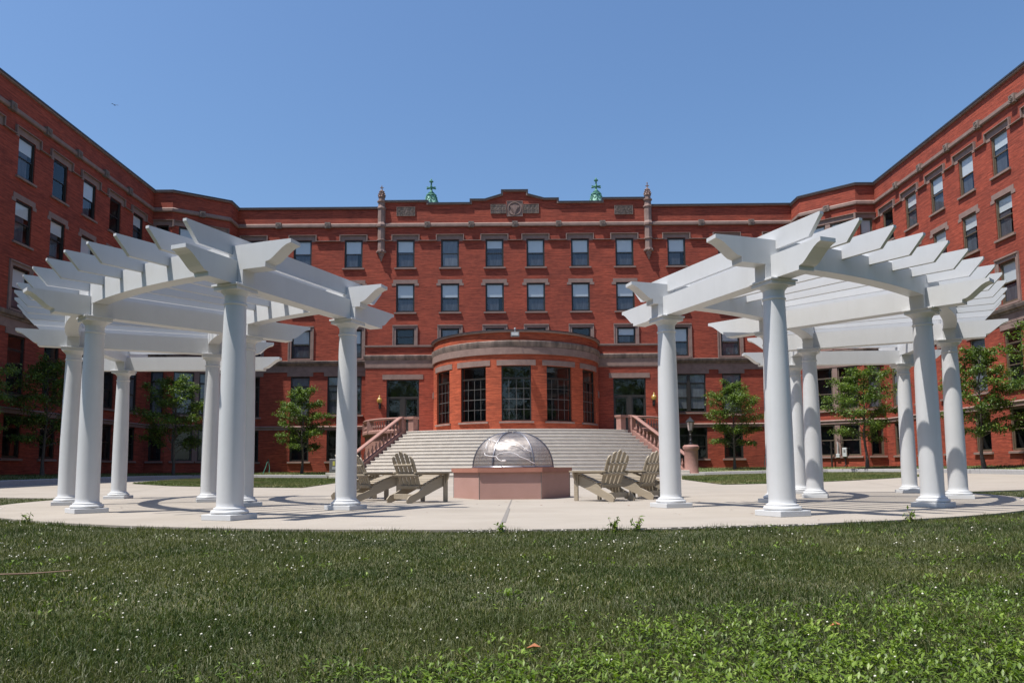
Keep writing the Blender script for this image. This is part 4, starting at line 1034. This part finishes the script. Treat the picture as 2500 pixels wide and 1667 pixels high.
# ------------------------------------------------------------------ Adirondack chairs
def make_chair():
    t = thing('garden_chair', '', 'chair'); m = M['taupe']
    # local: +x is forward, seat centre near origin, y is width
    W = .29
    for s in (-1, 1):
        y0, y1 = sorted((s * W, s * (W - .03)))
        poly = [(-.44, 0), (-.36, 0), (-.10, .10), (.20, .22), (.42, .30), (.42, .42), (.30, .44), (.10, .37), (-.10, .285), (-.16, .215), (-.28, .16), (-.40, .12), (-.455, .06)]
        obj('side_rail', MB().prism(poly, (y0, y1)), m, t, world=False)
        y2, y3 = sorted((s * (W + .005), s * (W + .035)))
        obj('leg', MB().bevbox(.33, .42, y2, y3, 0, .500, .004), m, t, world=False)
        yo = s * (W + .036); obj('arm_bracket', MB().prism([(.34, .50), (.345, .30), (.37, .28), (.40, .31), (.46, .43), (.47, .50)], tuple(sorted((s * (W - .01), s * (W + .004))))).merge(MB().prism([(s * (W + .04), .30), (s * (W + .05), .34), (s * (W + .11), .44), (s * (W + .12), .50), (s * (W + .04), .50)], (.355, .385), 'x')), m, t, world=False)
        al = [(-.30, W - .02), (-.26, W - .055), (.40, W - .06), (.47, W - .02), (.49, W + .04), (.47, W + .10), (.40, W + .125), (.10, W + .10), (-.26, W + .045), (-.30, W + .02)]
        obj('armrest', MB().prism([(a, s * b) for a, b in al], (.500, .525), 'z'), m, t, world=False)
        q = MB(); q.prism([(.33, .465), (.33, .50), (-.24, .50), (-.24, .475)], tuple(sorted((s * (W + .0), s * (W + .03))))); obj('arm_support', q, m, t, world=False)
    # seat slats following the rails
    slp = lambda x: .37 + (x - .10) * .35 if x > -.1 else .30
    sl = MB()
    for k in range(7):
        x = .37 - k * .072; z = np.interp(x, [-.12, .10, .30, .42], [.285, .375, .445, .43])
        q = MB().bevbox(-.03, .03, -W, W, 0, .02, .003); ang = math.atan2(.07, .2) if x < .3 else -.05
        sl.merge(q, Matrix.Translation((x, 0, float(z))) @ Matrix.Rotation(-ang, 4, 'Y'))
    sl.merge(MB().bevbox(.415, .435, -W, W, .32, .44, .003)); obj('seat', sl, m, t, world=False)
    bx = lambda h: -.12 - .36 * h       # back leans; h measured upwards from seat rear
    tilt = math.atan(.40)
    for k in range(5):
        y = (k - 2) * .107; fan = (k - 2) * .016
        top = [.60, .66, .69, .66, .60][k]
        hw = .0405; n = 6; pts = [(-hw, 0), (hw, 0)]
        c_in = -1 if k < 2 else (1 if k > 2 else 0)
        htop = top
        if k == 2: pts += [(hw, htop - .03), (hw * .6, htop - .005), (0, htop), (-hw * .6, htop - .005), (-hw, htop - .03)]
        else:
            sg_ = 1 if k > 2 else -1; drop = .035 if abs(k - 2) == 1 else .10
            outer = [(sg_ * hw, htop - drop), (sg_ * hw * .6, htop - drop * .45), (sg_ * hw * .0, htop - drop * .15), (-sg_ * hw * .7, htop), (-sg_ * hw, htop - .005)]
            pts = ([(-hw, 0), (hw, 0)] + outer) if sg_ > 0 else ([(-hw, 0), (hw, 0)] + outer[::-1])
        q = MB().prism(pts, (-.01, .01), 'x')
        mt = Matrix.Translation((-.13, y, .235)) @ Matrix.Rotation(-tilt, 4, 'Y') @ Matrix.Rotation(-fan * 2.2, 4, 'X')
        o = obj('back_slat', q.xf(mt), m, t, world=False)
    cr = MB()
    for h, hw2, th in ((.44, .235, .018), (.265, .31, .03), (.03, .25, .05)):
        q = MB().bevbox(-.045 - (.02 if h == .265 else 0), -.012, -hw2, hw2, h - .018, h + .022 + (.02 if h < .1 else 0), .004)
        cr.merge(q, Matrix.Translation((-.13, 0, .235)) @ Matrix.Rotation(-tilt, 4, 'Y'))
    cr.merge(MB().bevbox(-.32, -.295, -W + .03, W - .03, .06, .15, .003)); obj('crossbar', cr, m, t, world=False)
    return t
ch0 = make_chair(); first = True
for (x, y, dx, dy, lab) in ((-1.66, 13.40, .69, .72, 'taupe slatted armchair nearest the fire pit on its left'),
                            (-2.60, 14.36, .86, .51, 'taupe slatted armchair second from the fire pit on its left, half behind a column'),
                            (-3.17, 15.40, .97, .25, 'taupe slatted armchair farthest left, almost wholly behind the white column'),
                            (1.60, 13.45, -.68, .73, 'taupe slatted armchair nearest the fire pit on its right'),
                            (2.36, 14.28, -.76, .65, 'taupe slatted armchair in the middle of the three right of the fire pit'),
                            (2.78, 14.95, -.93, .36, 'taupe slatted armchair cut off by the column right of the fire pit')):
    o = ch0 if first else copy_tree(ch0); first = False
    o.location = (x, y, .002); o.rotation_euler = (0, 0, math.atan2(dy, dx)); o['label'] = lab; o['category'] = 'chair'; o['group'] = 'slatted armchairs around the fire pit'

# ------------------------------------------------------------------ trees
def leaf_cloud(points, size, rs, flat=.35):
    n = len(points); P = np.array(points, dtype=np.float32)
    az = rs.uniform(0, 2 * PI, n); tilt = rs.normal(-.3, flat * 1.5, n); ln = size * rs.uniform(.7, 1.25, n); wd = ln * .46
    d = np.stack([np.cos(az) * np.cos(tilt), np.sin(az) * np.cos(tilt), np.sin(tilt)], 1)
    up = np.tile([0, 0, 1.0], (n, 1)) + rs.normal(0, .35, (n, 3)); sd = np.cross(d, up); sd /= np.linalg.norm(sd, axis=1)[:, None]
    nn = np.cross(sd, d)
    a = P; b = P + d * ln[:, None] * .5 + sd * wd[:, None] * .5 + nn * (ln * .06)[:, None]; c = P + d * ln[:, None]; e = P + d * ln[:, None] * .5 - sd * wd[:, None] * .5 + nn * (ln * .06)[:, None]
    v = np.stack([a, b, c, e], 1).reshape(-1, 3); return v
def mesh_np(name, verts, faces_per, k, m):
    """verts grouped; faces_per: list of index tuples inside each group of k verts"""
    n = len(verts) // k; me = bpy.data.meshes.new(name)
    me.vertices.add(len(verts)); me.vertices.foreach_set('co', np.asarray(verts, dtype=np.float32).ravel())
    fl = []; tot = []
    base = (np.arange(n) * k)[:, None]
    idx = np.concatenate([base + np.array(f)[None, :] for f in faces_per], 1)   # n x sum(len)
    lens = [len(f) for f in faces_per]
    me.loops.add(idx.size); me.loops.foreach_set('vertex_index', idx.ravel().astype(np.int32))
    tot = np.tile(lens, n); st_ = np.concatenate([[0], np.cumsum(tot)[:-1]])
    me.polygons.add(len(tot)); me.polygons.foreach_set('loop_start', st_.astype(np.int32)); me.polygons.foreach_set('loop_total', tot.astype(np.int32))
    me.update(calc_edges=True); me.validate(); me.materials.append(m); return me
def tree_meshes(seed, H, CR, trunk_h, levels=13, lean=0, nleaf=7000):
    rs = np.random.default_rng(seed); tb = MB(); pts = []
    top = Vector((lean, rs.normal(0, .08), H * .93))
    path = [Vector((0, 0, -.05))]; 
    for i in range(1, 9):
        t = i / 8; path.append(Vector((0, 0, 0)).lerp(top, t) + Vector((rs.normal(0, .035), rs.normal(0, .035), 0)))
    rad = [.075 * (H / 5.5) * (1 - .88 * i / 8) + .006 for i in range(9)]; rad[0] *= 1.5
    tb.tube(path, rad, 9)
    def on(t):
        q = t * 8; i = min(7, int(q)); return path[i].lerp(path[i + 1], q - i)
    nb = levels * 3
    for i in range(nb):
        t = trunk_h / H + (1 - trunk_h / H) * (i + rs.uniform(-.3, .3)) / nb; t = min(max(t, .16), .98); p0 = on(t)
        az = i * 2.4 + rs.uniform(-.5, .5); u = (t - trunk_h / H) / (1 - trunk_h / H)
        rr = CR * (.62 + .55 * math.sin(PI * min(1, max(0, u * .95 + .12)))) * rs.uniform(.68, 1.12) * (1 - .45 * max(0, u - .62) / .38)
        rise = rs.uniform(.12, .95) * rr + (.25 if u > .7 else 0)
        e = p0 + Vector((math.cos(az) * rr, math.sin(az) * rr, rise)); mid = p0.lerp(e, .5) + Vector((0, 0, .14 * rr))
        br = [p0, p0.lerp(mid, .55), mid, mid.lerp(e, .6) + Vector((0, 0, .03)), e]; r0 = .026 * (1 - .5 * t)
        tb.tube(br, [r0, r0 * .8, r0 * .6, r0 * .4, r0 * .18], 5)
        nl = int(nleaf / nb * (.4 + .8 * rr / CR))
        # side twigs make flat sprays
        nt2 = 10
        for j in range(nt2):
            tt = .28 + .72 * (j + rs.uniform(0, 1)) / nt2; k = min(3, int(tt * 4)); q0 = Vector(br[k]).lerp(Vector(br[k + 1]), tt * 4 - k)
            sa = az + (1 if j % 2 else -1) * rs.uniform(.5, 1.1); sl = rr * rs.uniform(.25, .55) * (1.2 - .6 * tt)
            q1 = q0 + Vector((math.cos(sa) * sl, math.sin(sa) * sl, rs.uniform(-.06, .1)))
            tb.tube([q0, q0.lerp(q1, .5) + Vector((0, 0, .02)), q1], [.007, .005, .002], 4)
            m_ = nl // nt2; ts = rs.uniform(0, 1.08, m_); base = np.array(q0)[None, :] + (np.array(q1) - np.array(q0))[None, :] * ts[:, None]
            pts.append(base + rs.normal(0, 1, (m_, 3)) * np.array([.12, .12, .11]) * (CR / 2.1) + np.array([0, 0, -.02]))
        m_ = nl // 4; ts = rs.uniform(.45, 1.05, m_); bb = np.array([on_ for on_ in [np.array(Vector(br[min(3, int(x * 4))]).lerp(Vector(br[min(3, int(x * 4)) + 1]), min(1.1, x * 4 - min(3, int(x * 4))))) for x in ts]])
        pts.append(bb + rs.normal(0, 1, (m_, 3)) * np.array([.09, .09, .09]))
    P = np.concatenate(pts); v = leaf_cloud(P, .145, rs)
    return mesh_of('trunk', tb, M['bark'], 50), mesh_np('crown', v, [(0, 1, 2), (0, 2, 3)], 4, M['leaf'])
TM = [tree_meshes(21, 5.5, 1.45, 1.35, nleaf=8600), tree_meshes(22, 5.4, 1.7, 1.3, nleaf=9000), tree_meshes(23, 5.7, 1.75, 1.5, nleaf=9500), tree_meshes(24, 5.6, 1.6, 1.4, nleaf=8600)]
def tree(x, y, z, var, rz, sc, lab):
    t = thing('young_tree', lab, 'tree', (x, y, z), rz, 'young trees in the beds along the building'); t.scale = (sc, sc, sc)
    link('trunk', TM[var][0], t); link('crown', TM[var][1], t)
tree(-13.75, 50, .44, 0, 0, 1.0, 'young tree before the left front windows, beside the wing shadow')
tree(-19.3, 43.6, .34, 1, 1.2, 1.02, 'young tree with sunlit leaves against the shaded left corner')
tree(-20.9, 28.6, .3, 2, 2.2, .82, 'sunlit young tree at the far left edge of the view')
tree(-22.7, 37.0, .4, 3, 4.0, 1.0, 'dark young tree standing wholly in the shade of the left wing')
tree(14.5, 50, .5, 3, 2.6, 1.0, 'young tree before the right front windows, left of the near pergola column')
tree(20.65, 44.6, .55, 2, .4, 1.02, 'young tree at the right corner, seen between the far pergola columns')
tree(21.9, 35.6, .50, 0, 3.6, 1.0, 'young tree against the right wing, just beyond the last pergola column')
tree(22.3, 30.4, .50, 2, 3.3, 1.08, 'young tree reaching in at the far right edge of the view')

far = []
for i in range(13):
    me = TM[i % 3][1]; a = np.zeros(len(me.vertices) * 3, dtype=np.float32); me.vertices.foreach_get('co', a); a = a.reshape(-1, 4, 3)[::2]
    an = i * 1.7; sc_ = 4.2 + .6 * math.sin(i * 2.3); c_, s_ = math.cos(an), math.sin(an); ctr = a.mean(1, keepdims=True)
    a = ctr * sc_ + (a - ctr) * sc_ * 1.1; b_ = np.stack([a[..., 0] * c_ - a[..., 1] * s_ + (i - 6) * 8.5, a[..., 0] * s_ + a[..., 1] * c_ - 30 - 3 * math.cos(i * 3.1), a[..., 2] - 4], -1); far.append(b_.reshape(-1, 3))
g = bpy.data.objects.new('far_trees', mesh_np('far_trees', np.concatenate(far), [(0, 1, 2), (0, 2, 3)], 4, M['leaf'])); C.objects.link(g); tag(g, 'mass of tall trees behind the viewpoint, mirrored in the lower windows', 'trees', kind='stuff')

# ------------------------------------------------------------------ small things by the walls
t = thing('utility_box', 'grey metal utility box with a yellow label at the foot of the left wall', 'utility box', (-12.2, 52.6, .42))
obj('cabinet', MB().bevbox(-12.53, -11.95, 52.4, 52.8, .38, 1.38, .02), M['grey_metal'], t)
obj('label_plate', MB().box(-12.3, -12.15, 52.392, 52.4, .92, 1.22), M['yellow'], t); obj('lower_plate', MB().box(-12.34, -12.08, 52.392, 52.4, .66, .86), M['pale_metal'], t)
def stakes(x, y, z, s, lab):
    t = thing('tree_tie', lab, 'strap', (x, y, z), group='green tie straps pegged in the grass')
    b = MB(); b.tube([(x - .3 * s, y, z), (x - .12 * s, y, z + .45), (x - .02 * s, y, z + .82)], .017, 6); obj('strap', b, M['teal'], t)
    b = MB(); b.tube([(x + .1 * s, y, z), (x + .13 * s, y, z + .4), (x + .06 * s, y, z + .82)], .017, 6); obj('strap', b, M['teal'], t)
    b = MB(); b.tube([(x, y, z + .80), (x + .05 * s, y, z + .95)], .05, 6); obj('knot', b, M['black'], t)
stakes(-16.3, 51, .42, 1, 'pair of teal straps pegged in the shade left of a young tree'); stakes(16.9, 51, .5, -1, 'pair of teal straps pegged right of the tree by the front windows')
# meters by the right corner facet
fs_ = Seg((20.6, 52.95), (23.45, 50.4)); fm = Matrix.Translation((20.6, 52.95, 0)) @ Matrix.Rotation(fs_.rz, 4, 'Z')
def on_facet(name, lab, cat, x, parts):
    loc = fs_.pt(x, 0, .5); t = thing(name, lab, cat, loc)
    for nm, mb, m in parts: obj(nm, mb.xf(fm), M[m], t)
on_facet('electric_meter', 'white electric meter box on the right corner wall', 'meter', 2.35, [('housing', MB().bevbox(2.22, 2.5, -.2, -.02, 1.25, 1.85, .02), 'pale_metal'), ('dial', MB().box(2.3, 2.42, -.21, -.2, 1.55, 1.72), 'grey_metal'), ('conduit', MB().tube([(2.36, -.1, 1.25), (2.4, -.1, .8), (2.3, -.25, .5)], .04, 6).tube([(2.3, -.1, 1.85), (2.2, -.08, 2.3), (1.85, -.06, 2.5)], .02, 6), 'black')])
on_facet('junction_box', 'small grey junction box with a curved pipe beside the meter', 'junction box', 1.9, [('housing', MB().bevbox(1.78, 2.02, -.16, -.02, 1.2, 1.45, .015), 'pale_metal'), ('pipe', MB().tube([(1.9, -.09, 1.45), (1.92, -.09, 2.0), (1.88, -.09, 2.25)], .035, 6), 'pale_metal'), ('post', MB().tube([(1.55, -.3, .4), (1.55, -.3, 2.3)], .06, 8), 'frame')])
t = thing('metal_cabinet', 'dark grey steel cabinet in the grass by the right corner', 'cabinet', (20.2, 51.6, .5)); obj('cabinet', MB().bevbox(19.85, 20.5, 51.3, 51.8, .42, 1.55, .02), M['frame'], t); obj('handle', MB().box(19.95, 20.1, 51.28, 51.3, 1.05, 1.12), M['pale_metal'], t)

# ------------------------------------------------------------------ grass
def blades(pos, h, w, rs, lean=.5, seg2=True):
    n = len(pos); az = rs.uniform(0, 2 * PI, n); la = rs.uniform(0, 2 * PI, n); ln = np.abs(rs.normal(0, lean, n)) * h
    sx, sy = np.cos(az) * w / 2, np.sin(az) * w / 2; dx, dy = np.cos(la) * ln, np.sin(la) * ln; X_, Y_, Z_ = pos[:, 0], pos[:, 1], pos[:, 2]
    if seg2:
        v = np.stack([np.stack([X_ - sx, Y_ - sy, Z_], 1), np.stack([X_ + sx, Y_ + sy, Z_], 1), np.stack([X_ + sx * .8 + dx * .35, Y_ + sy * .8 + dy * .35, Z_ + h * .55], 1), np.stack([X_ - sx * .8 + dx * .35, Y_ - sy * .8 + dy * .35, Z_ + h * .55], 1), np.stack([X_ + dx, Y_ + dy, Z_ + h * .97 - ln * .25], 1)], 1)
        return v.reshape(-1, 3)
    v = np.stack([np.stack([X_ - sx, Y_ - sy, Z_], 1), np.stack([X_ + sx, Y_ + sy, Z_], 1), np.stack([X_ + dx, Y_ + dy, Z_ + h], 1)], 1); return v.reshape(-1, 3)
def in_lawn(x, y):
    ok = (x - PC[0]) ** 2 + (y - PC[1]) ** 2 > (PR + .03) ** 2
    line = 16.95 + (np.abs(x) - 9.5) * (22.5 - 16.7) / 11.8
    return ok & (y < np.where(np.abs(x) > 9.0, line, 1e3)) & ~((np.abs(x) < 9.6) & (y > 16))
def scatter(n, y0, y1, rs, kx=.74, extra=.5, power=1.0):
    y = y0 + (y1 - y0) * rs.uniform(0, 1, n) ** power; x = rs.uniform(-1, 1, n) * (kx * y + extra); k = in_lawn(x, y); return x[k], y[k]
GZ = -.03
rs = np.random.default_rng(3)
def clump(x, y, s=1.0):     # smooth pseudo-noise 0..1
    return .5 + .25 * (np.sin(x * 3.1 * s + np.sin(y * 2.3 * s) * 1.7) + np.sin(y * 3.7 * s + np.sin(x * 2.9 * s) * 2.1)) 
V2 = []; V1 = []
for n, y0, y1, hh, ww in ((150000, 1.45, 3.2, .030, .0030), (150000, 3.2, 5.6, .030, .0042)):
    x, y = scatter(n, y0, y1, rs, power=.85); h = hh * rs.uniform(.5, 1.35, len(x)) * (.62 + .65 * clump(x, y, 1.3)); V2.append(blades(np.stack([x, y, np.full(len(x), GZ)], 1), h, ww * rs.uniform(.7, 1.3, len(x)), rs, .75))
for n, y0, y1, hh, ww in ((120000, 5.6, 9.5, .032, .007), (90000, 9.5, 20.0, .035, .012)):
    x, y = scatter(n, y0, y1, rs, kx=.76); h = hh * rs.uniform(.5, 1.3, len(x)) * (.7 + .5 * clump(x, y)); V1.append(blades(np.stack([x, y, np.full(len(x), GZ)], 1), h, ww * rs.uniform(.7, 1.3, len(x)), rs, .6, False))
# fringe at the patio edge, bushier
a = rs.uniform(PI * 1.0, PI * 2.0, 9000); rr = PR + .03 + np.abs(rs.normal(0, .07, 9000)); x, y = PC[0] + rr * np.cos(a), PC[1] + rr * np.sin(a)
V1.append(blades(np.stack([x, y, np.full(len(x), GZ)], 1), .052 * rs.uniform(.4, 1.3, len(x)) * (.35 + .9 * clump(x * 2, y * 2)), .008 * np.ones(len(x)), rs, .6, False))
g = bpy.data.objects.new('grass', mesh_np('grass', np.concatenate(V2), [(0, 1, 2, 3), (3, 2, 4)], 5, M['blade'])); C.objects.link(g); tag(g, 'mown green grass of the front lawn close to the camera', 'grass', kind='stuff')
g = bpy.data.objects.new('grass', mesh_np('grass', np.concatenate(V1), [(0, 1, 2)], 3, M['blade'])); C.objects.link(g); tag(g, 'mown green grass of the front lawn towards the patio', 'grass', kind='stuff')
def inside(px, py, poly):
    r = np.zeros(len(px), bool); n = len(poly)
    for i in range(n):
        x1, y1 = poly[i]; x2, y2 = poly[(i + 1) % n]
        c = ((y1 > py) != (y2 > py)) & (px < (x2 - x1) * (py - y1) / (y2 - y1 + 1e-12) + x1); r ^= c
    return r
gzv = np.vectorize(gz)
VF = []
for s in (-1, 1):
    pts = lawn_pts(s); x = rs.uniform(6.8, 20.2, 60000) * s; y = rs.uniform(25.2, 45, 60000); k = inside(x, y, pts); x, y = x[k], y[k]
    VF.append(blades(np.stack([x, y, gzv(x, y) + .02], 1), .05 * rs.uniform(.5, 1.4, len(x)), .03 * np.ones(len(x)), rs, .5, False))
g = bpy.data.objects.new('grass', mesh_np('grass', np.concatenate(VF), [(0, 1, 2)], 3, M['blade_far'])); C.objects.link(g); tag(g, 'short patchy grass on the two back lawns before the steps', 'grass', kind='stuff')
VF = []
for s in (-1, 1):
    n = 30000; kx = 21.3 if s > 0 else 18.8; x = rs.uniform(10, 24.3, n); y = rs.uniform(20, 54.2, n); k = (x > kx + .45) | (y > 46.85 + 0 * x) | ((x - kx + 1.9) * .93 + (y - 46.6) * .36 > 0.05) & (y > 40.6); k &= ~((x > 23.2) & (y > 50)); x, y = x[k] * s, y[k]
    zb = .46 if s < 0 else .56
    d1 = np.clip((np.abs(x) - kx - .2) / (24.4 - kx), 0, 1); d2 = np.clip((y - 46.6) / 7.5, 0, 1); d3 = np.where(y > 40.6, np.clip(((np.abs(x) - kx - .2) * .93 + (y - 40.6) * .36) / 4, 0, 1), 0); t_ = np.maximum(np.maximum(d1, d2), d3); g0 = gzv(x, y)
    z = g0 + .16 + (zb - g0 - .17) * np.minimum(1, t_ * 1.25)
    VF.append(blades(np.stack([x, y, z], 1), .07 * rs.uniform(.4, 1.5, len(x)), .04 * np.ones(len(x)), rs, .5, False))
g = bpy.data.objects.new('grass', mesh_np('grass', np.concatenate(VF), [(0, 1, 2)], 3, M['blade_far'])); C.objects.link(g); tag(g, 'grass on the sloping beds along the building walls', 'grass', kind='stuff')
# broad-leaved weeds, mostly in the right foreground
def weed_pts(n, f, rs):
    cx, cy = scatter(n, 1.45, 9.0, rs, power=1.7); k = f(cx, cy, rs.uniform(0, 1, len(cx))); return cx[k], cy[k]
def wf(x, y, u):
    right = sm(x, -.3, .7) * (1 - sm(y - .35 * np.clip(x, 0, 2), 2.5, 3.05)); px = .5 + .5 * np.sin(x * 5 + y * 3) * np.sin(y * 7 - x * 2)
    edge = sm(x, -1.0, .2) * (1 - sm(y, 2.15, 2.45)) * .8
    far = .05 * (clump(x, y, 1.1) > .72) + .10 * (x > 1.5) * (clump(x, y, .8) > .5)
    return u < np.clip(right * (.55 + .6 * px) + edge + far, 0, 1)
cx, cy = weed_pts(26000, wf, rs); LV = []
nl = 6
for k in range(nl):
    az = rs.uniform(0, 2 * PI, len(cx)); el = rs.uniform(.1, 1.1, len(cx)); ln = rs.uniform(.010, .030, len(cx)) * np.where(cy > 3.5, 1.3, 1); wd = ln * rs.uniform(.22, .5, len(cx)); zz = GZ + rs.uniform(.008, .038, len(cx))
    d = np.stack([np.cos(az) * np.cos(el), np.sin(az) * np.cos(el), np.sin(el)], 1); sd = np.stack([-np.sin(az), np.cos(az), np.zeros(len(cx))], 1); P0 = np.stack([cx + rs.normal(0, .012, len(cx)), cy + rs.normal(0, .012, len(cx)), zz], 1)
    LV.append(np.stack([P0, P0 + d * (ln * .5)[:, None] + sd * (wd * .5)[:, None], P0 + d * ln[:, None] - np.array([0, 0, .004]), P0 + d * (ln * .5)[:, None] - sd * (wd * .5)[:, None]], 1).reshape(-1, 3))
g = bpy.data.objects.new('weeds', mesh_np('weeds', np.concatenate(LV), [(0, 1, 2), (0, 2, 3)], 4, M['weed'])); C.objects.link(g); tag(g, 'bright broad-leaved weeds patching the lawn, thickest at the lower right', 'weeds', kind='stuff')
# clover flowers
fx, fy = scatter(2600, 1.7, 13, rs, power=1.0); k = rs.uniform(0, 1, len(fx)) < np.clip(clump(fx, fy, .9) * 1.5 - .45, .05, 1) * np.where(fx > 1.2, .45, 1); fx, fy = fx[k], fy[k]
ico = bmesh.new(); bmesh.ops.create_icosphere(ico, subdivisions=1, radius=1); iv = np.array([v.co[:] for v in ico.verts]); ifc = [tuple(v.index for v in f.verts) for f in ico.faces]; ico.free()
sz = rs.uniform(.0030, .0056, len(fx)) * np.clip(.45 + fy * .15, 0, 1.3); fz = GZ + rs.uniform(.024, .042, len(fx))
fv = (iv[None] * sz[:, None, None] * np.array([1, 1, .85]) + np.stack([fx, fy, fz], 1)[:, None, :]).reshape(-1, 3)
g = bpy.data.objects.new('clover_flowers', mesh_np('clover_flowers', fv, ifc, 12, M['white_flower'])); C.objects.link(g); tag(g, 'small white clover flowers dotted over the front lawn', 'flowers', kind='stuff')
# debris on the concrete and stones by the slab ends
n = 70; a = rs.uniform(PI, 2 * PI, n); r_d = rs.uniform(2.5, 9.3, n); dxx, dyy = PC[0] + r_d * np.cos(a), PC[1] + r_d * np.sin(a)
az = rs.uniform(0, 2 * PI, n); L_ = rs.uniform(.012, .035, n)
d = np.stack([np.cos(az), np.sin(az), np.zeros(n)], 1); sd = np.stack([-np.sin(az), np.cos(az), rs.uniform(-.2, .4, n)], 1) * .4; P0 = np.stack([dxx, dyy, np.full(n, .008)], 1)
dv = np.stack([P0 - d * L_[:, None], P0 + sd * L_[:, None], P0 + d * L_[:, None] + np.array([0, 0, .006]), P0 - sd * L_[:, None] + np.array([0, 0, .004])], 1).reshape(-1, 3)
g = bpy.data.objects.new('leaf_litter', mesh_np('leaf_litter', dv, [(0, 1, 2), (0, 2, 3)], 4, M['twig'])); C.objects.link(g); tag(g, 'scattered dry leaf bits on the pale concrete', 'litter', kind='stuff')
def stones(cx, cy, sx, sy, n, ang, lab):
    x = rs.normal(0, sx, n); y = rs.normal(0, sy, n); X_ = cx + x * math.cos(ang) - y * math.sin(ang); Y_ = cy + x * math.sin(ang) + y * math.cos(ang); s_ = rs.uniform(.015, .04, n)
    v = (iv[None] * s_[:, None, None] * rs.uniform(.6, 1.2, (n, 12, 1)) * np.array([1.2, 1, .6]) + np.stack([X_, Y_, np.full(n, -.005)], 1)[:, None, :]).reshape(-1, 3)
    g = bpy.data.objects.new('gravel', mesh_np('gravel', v, ifc, 12, M['gravel'])); C.objects.link(g); tag(g, lab, 'gravel', kind='stuff')
stones(-8.35, 12.1, .28, .09, 150, -1.1, 'loose pale gravel where the left end of the patio meets the lawn'); stones(8.5, 12.6, .3, .09, 150, 1.1, 'loose pale gravel where the right end of the patio meets the lawn')
a = rs.uniform(-1.62, -1.25, 160); rr = PR + .03 + np.abs(rs.normal(0, .03, 160)); s_ = rs.uniform(.006, .014, 160)
v = (iv[None] * s_[:, None, None] * np.array([1.2, 1, .7]) + np.stack([PC[0] + rr * np.cos(a), PC[1] + rr * np.sin(a), np.full(160, -.006)], 1)[:, None, :]).reshape(-1, 3)
g = bpy.data.objects.new('gravel', mesh_np('gravel', v, ifc, 12, M['gravel'])); C.objects.link(g); tag(g, 'thin line of grit along the front edge of the patio', 'gravel', kind='stuff')
# weed stems at the patio edge
def weed_plant(x, y, h, lab, n=5):
    t = thing('weed_plant', lab, 'plant', (x, y, -.02), group='weeds sprouting at the patio edge'); b = MB(); lv = []
    for k in range(n):
        a = rs.uniform(0, 2 * PI); tp = (x + rs.normal(0, .04), y + rs.normal(0, .03), h * rs.uniform(.6, 1)); b.tube([(x, y, -.03), ((x + tp[0]) / 2, (y + tp[1]) / 2, tp[2] * .55), tp], [.003, .0025, .0015], 4)
        for j in range(9): lv.append((x + (tp[0] - x) * j / 8, y + (tp[1] - y) * j / 8, -.02 + (tp[2] + .02) * j / 8))
    obj('stem', b, M['twig'], t); v = leaf_cloud(lv, .045, rs, .5) - np.array([x, y, -.02]); link('leaves', mesh_np('leaves', v, [(0, 1, 2), (0, 2, 3)], 4, M['weed']), t)
weed_plant(.93, 7.12, .10, 'leafy weed with tall tips at the middle front edge of the patio', 6); weed_plant(1.15, 7.15, .12, 'taller thin weed just right of the middle weed at the patio edge', 5)
weed_plant(-5.62, 8.95, .10, 'low dark weed at the patio edge below the left columns', 5); weed_plant(4.15, 8.05, .11, 'dark leafy weed at the patio edge below the right columns', 6); weed_plant(-.1, 7.1, .06, 'small leafy weed at the foot of the joint in the concrete', 5)
# twig and red leaves in the lawn
t = thing('twig', 'long thin dry twig lying in the grass at the left', 'twig', (-2.6, 4.15, .0)); obj('stem', MB().tube([(-3.1, 4.05, .012), (-2.85, 4.1, .02), (-2.6, 4.18, .016), (-2.4, 4.22, .025)], [.006, .005, .005, .003], 5), M['twig'], t)
for (x, y, lab) in ((-.66 + .72, 2.42, 'small reddish dead leaf in the grass near the bottom middle'), (1.12, 2.72, 'orange dead leaf in the grass at the lower right')):
    v = [(x - .022, y, .004), (x, y - .012, .012), (x + .024, y + .004, .006), (x + .004, y + .014, .016)]
    o = obj('dead_leaf', MB().add(v, [(0, 1, 2), (0, 2, 3)]), M['dry_leaf']); tag(o, lab, 'leaf', 'dead leaves on the lawn')
# bird
t = thing('bird', 'tiny dark bird flying in the sky at the upper left', 'bird', (-54.0, 100, 50.5))
b = MB(); b.tube([(-54.16, 100, 50.5), (-54.08, 100, 50.52), (-53.95, 100, 50.52), (-53.84, 100, 50.55)], [.01, .05, .05, .015], 6); obj('body', b, M['black'], t)
for s in (-1, 1):
    obj('wing', MB().add([(-54.05, 100, 50.53), (-53.95, 100, 50.53), (-54.0 + s * .22, 100 + s * .2, 50.66), (-54.02 + s * .42, 100 + s * .25, 50.56), (-54.04 + s * .2, 100 + s * .15, 50.6)], [(0, 1, 2, 3, 4)]), M['black'], t)
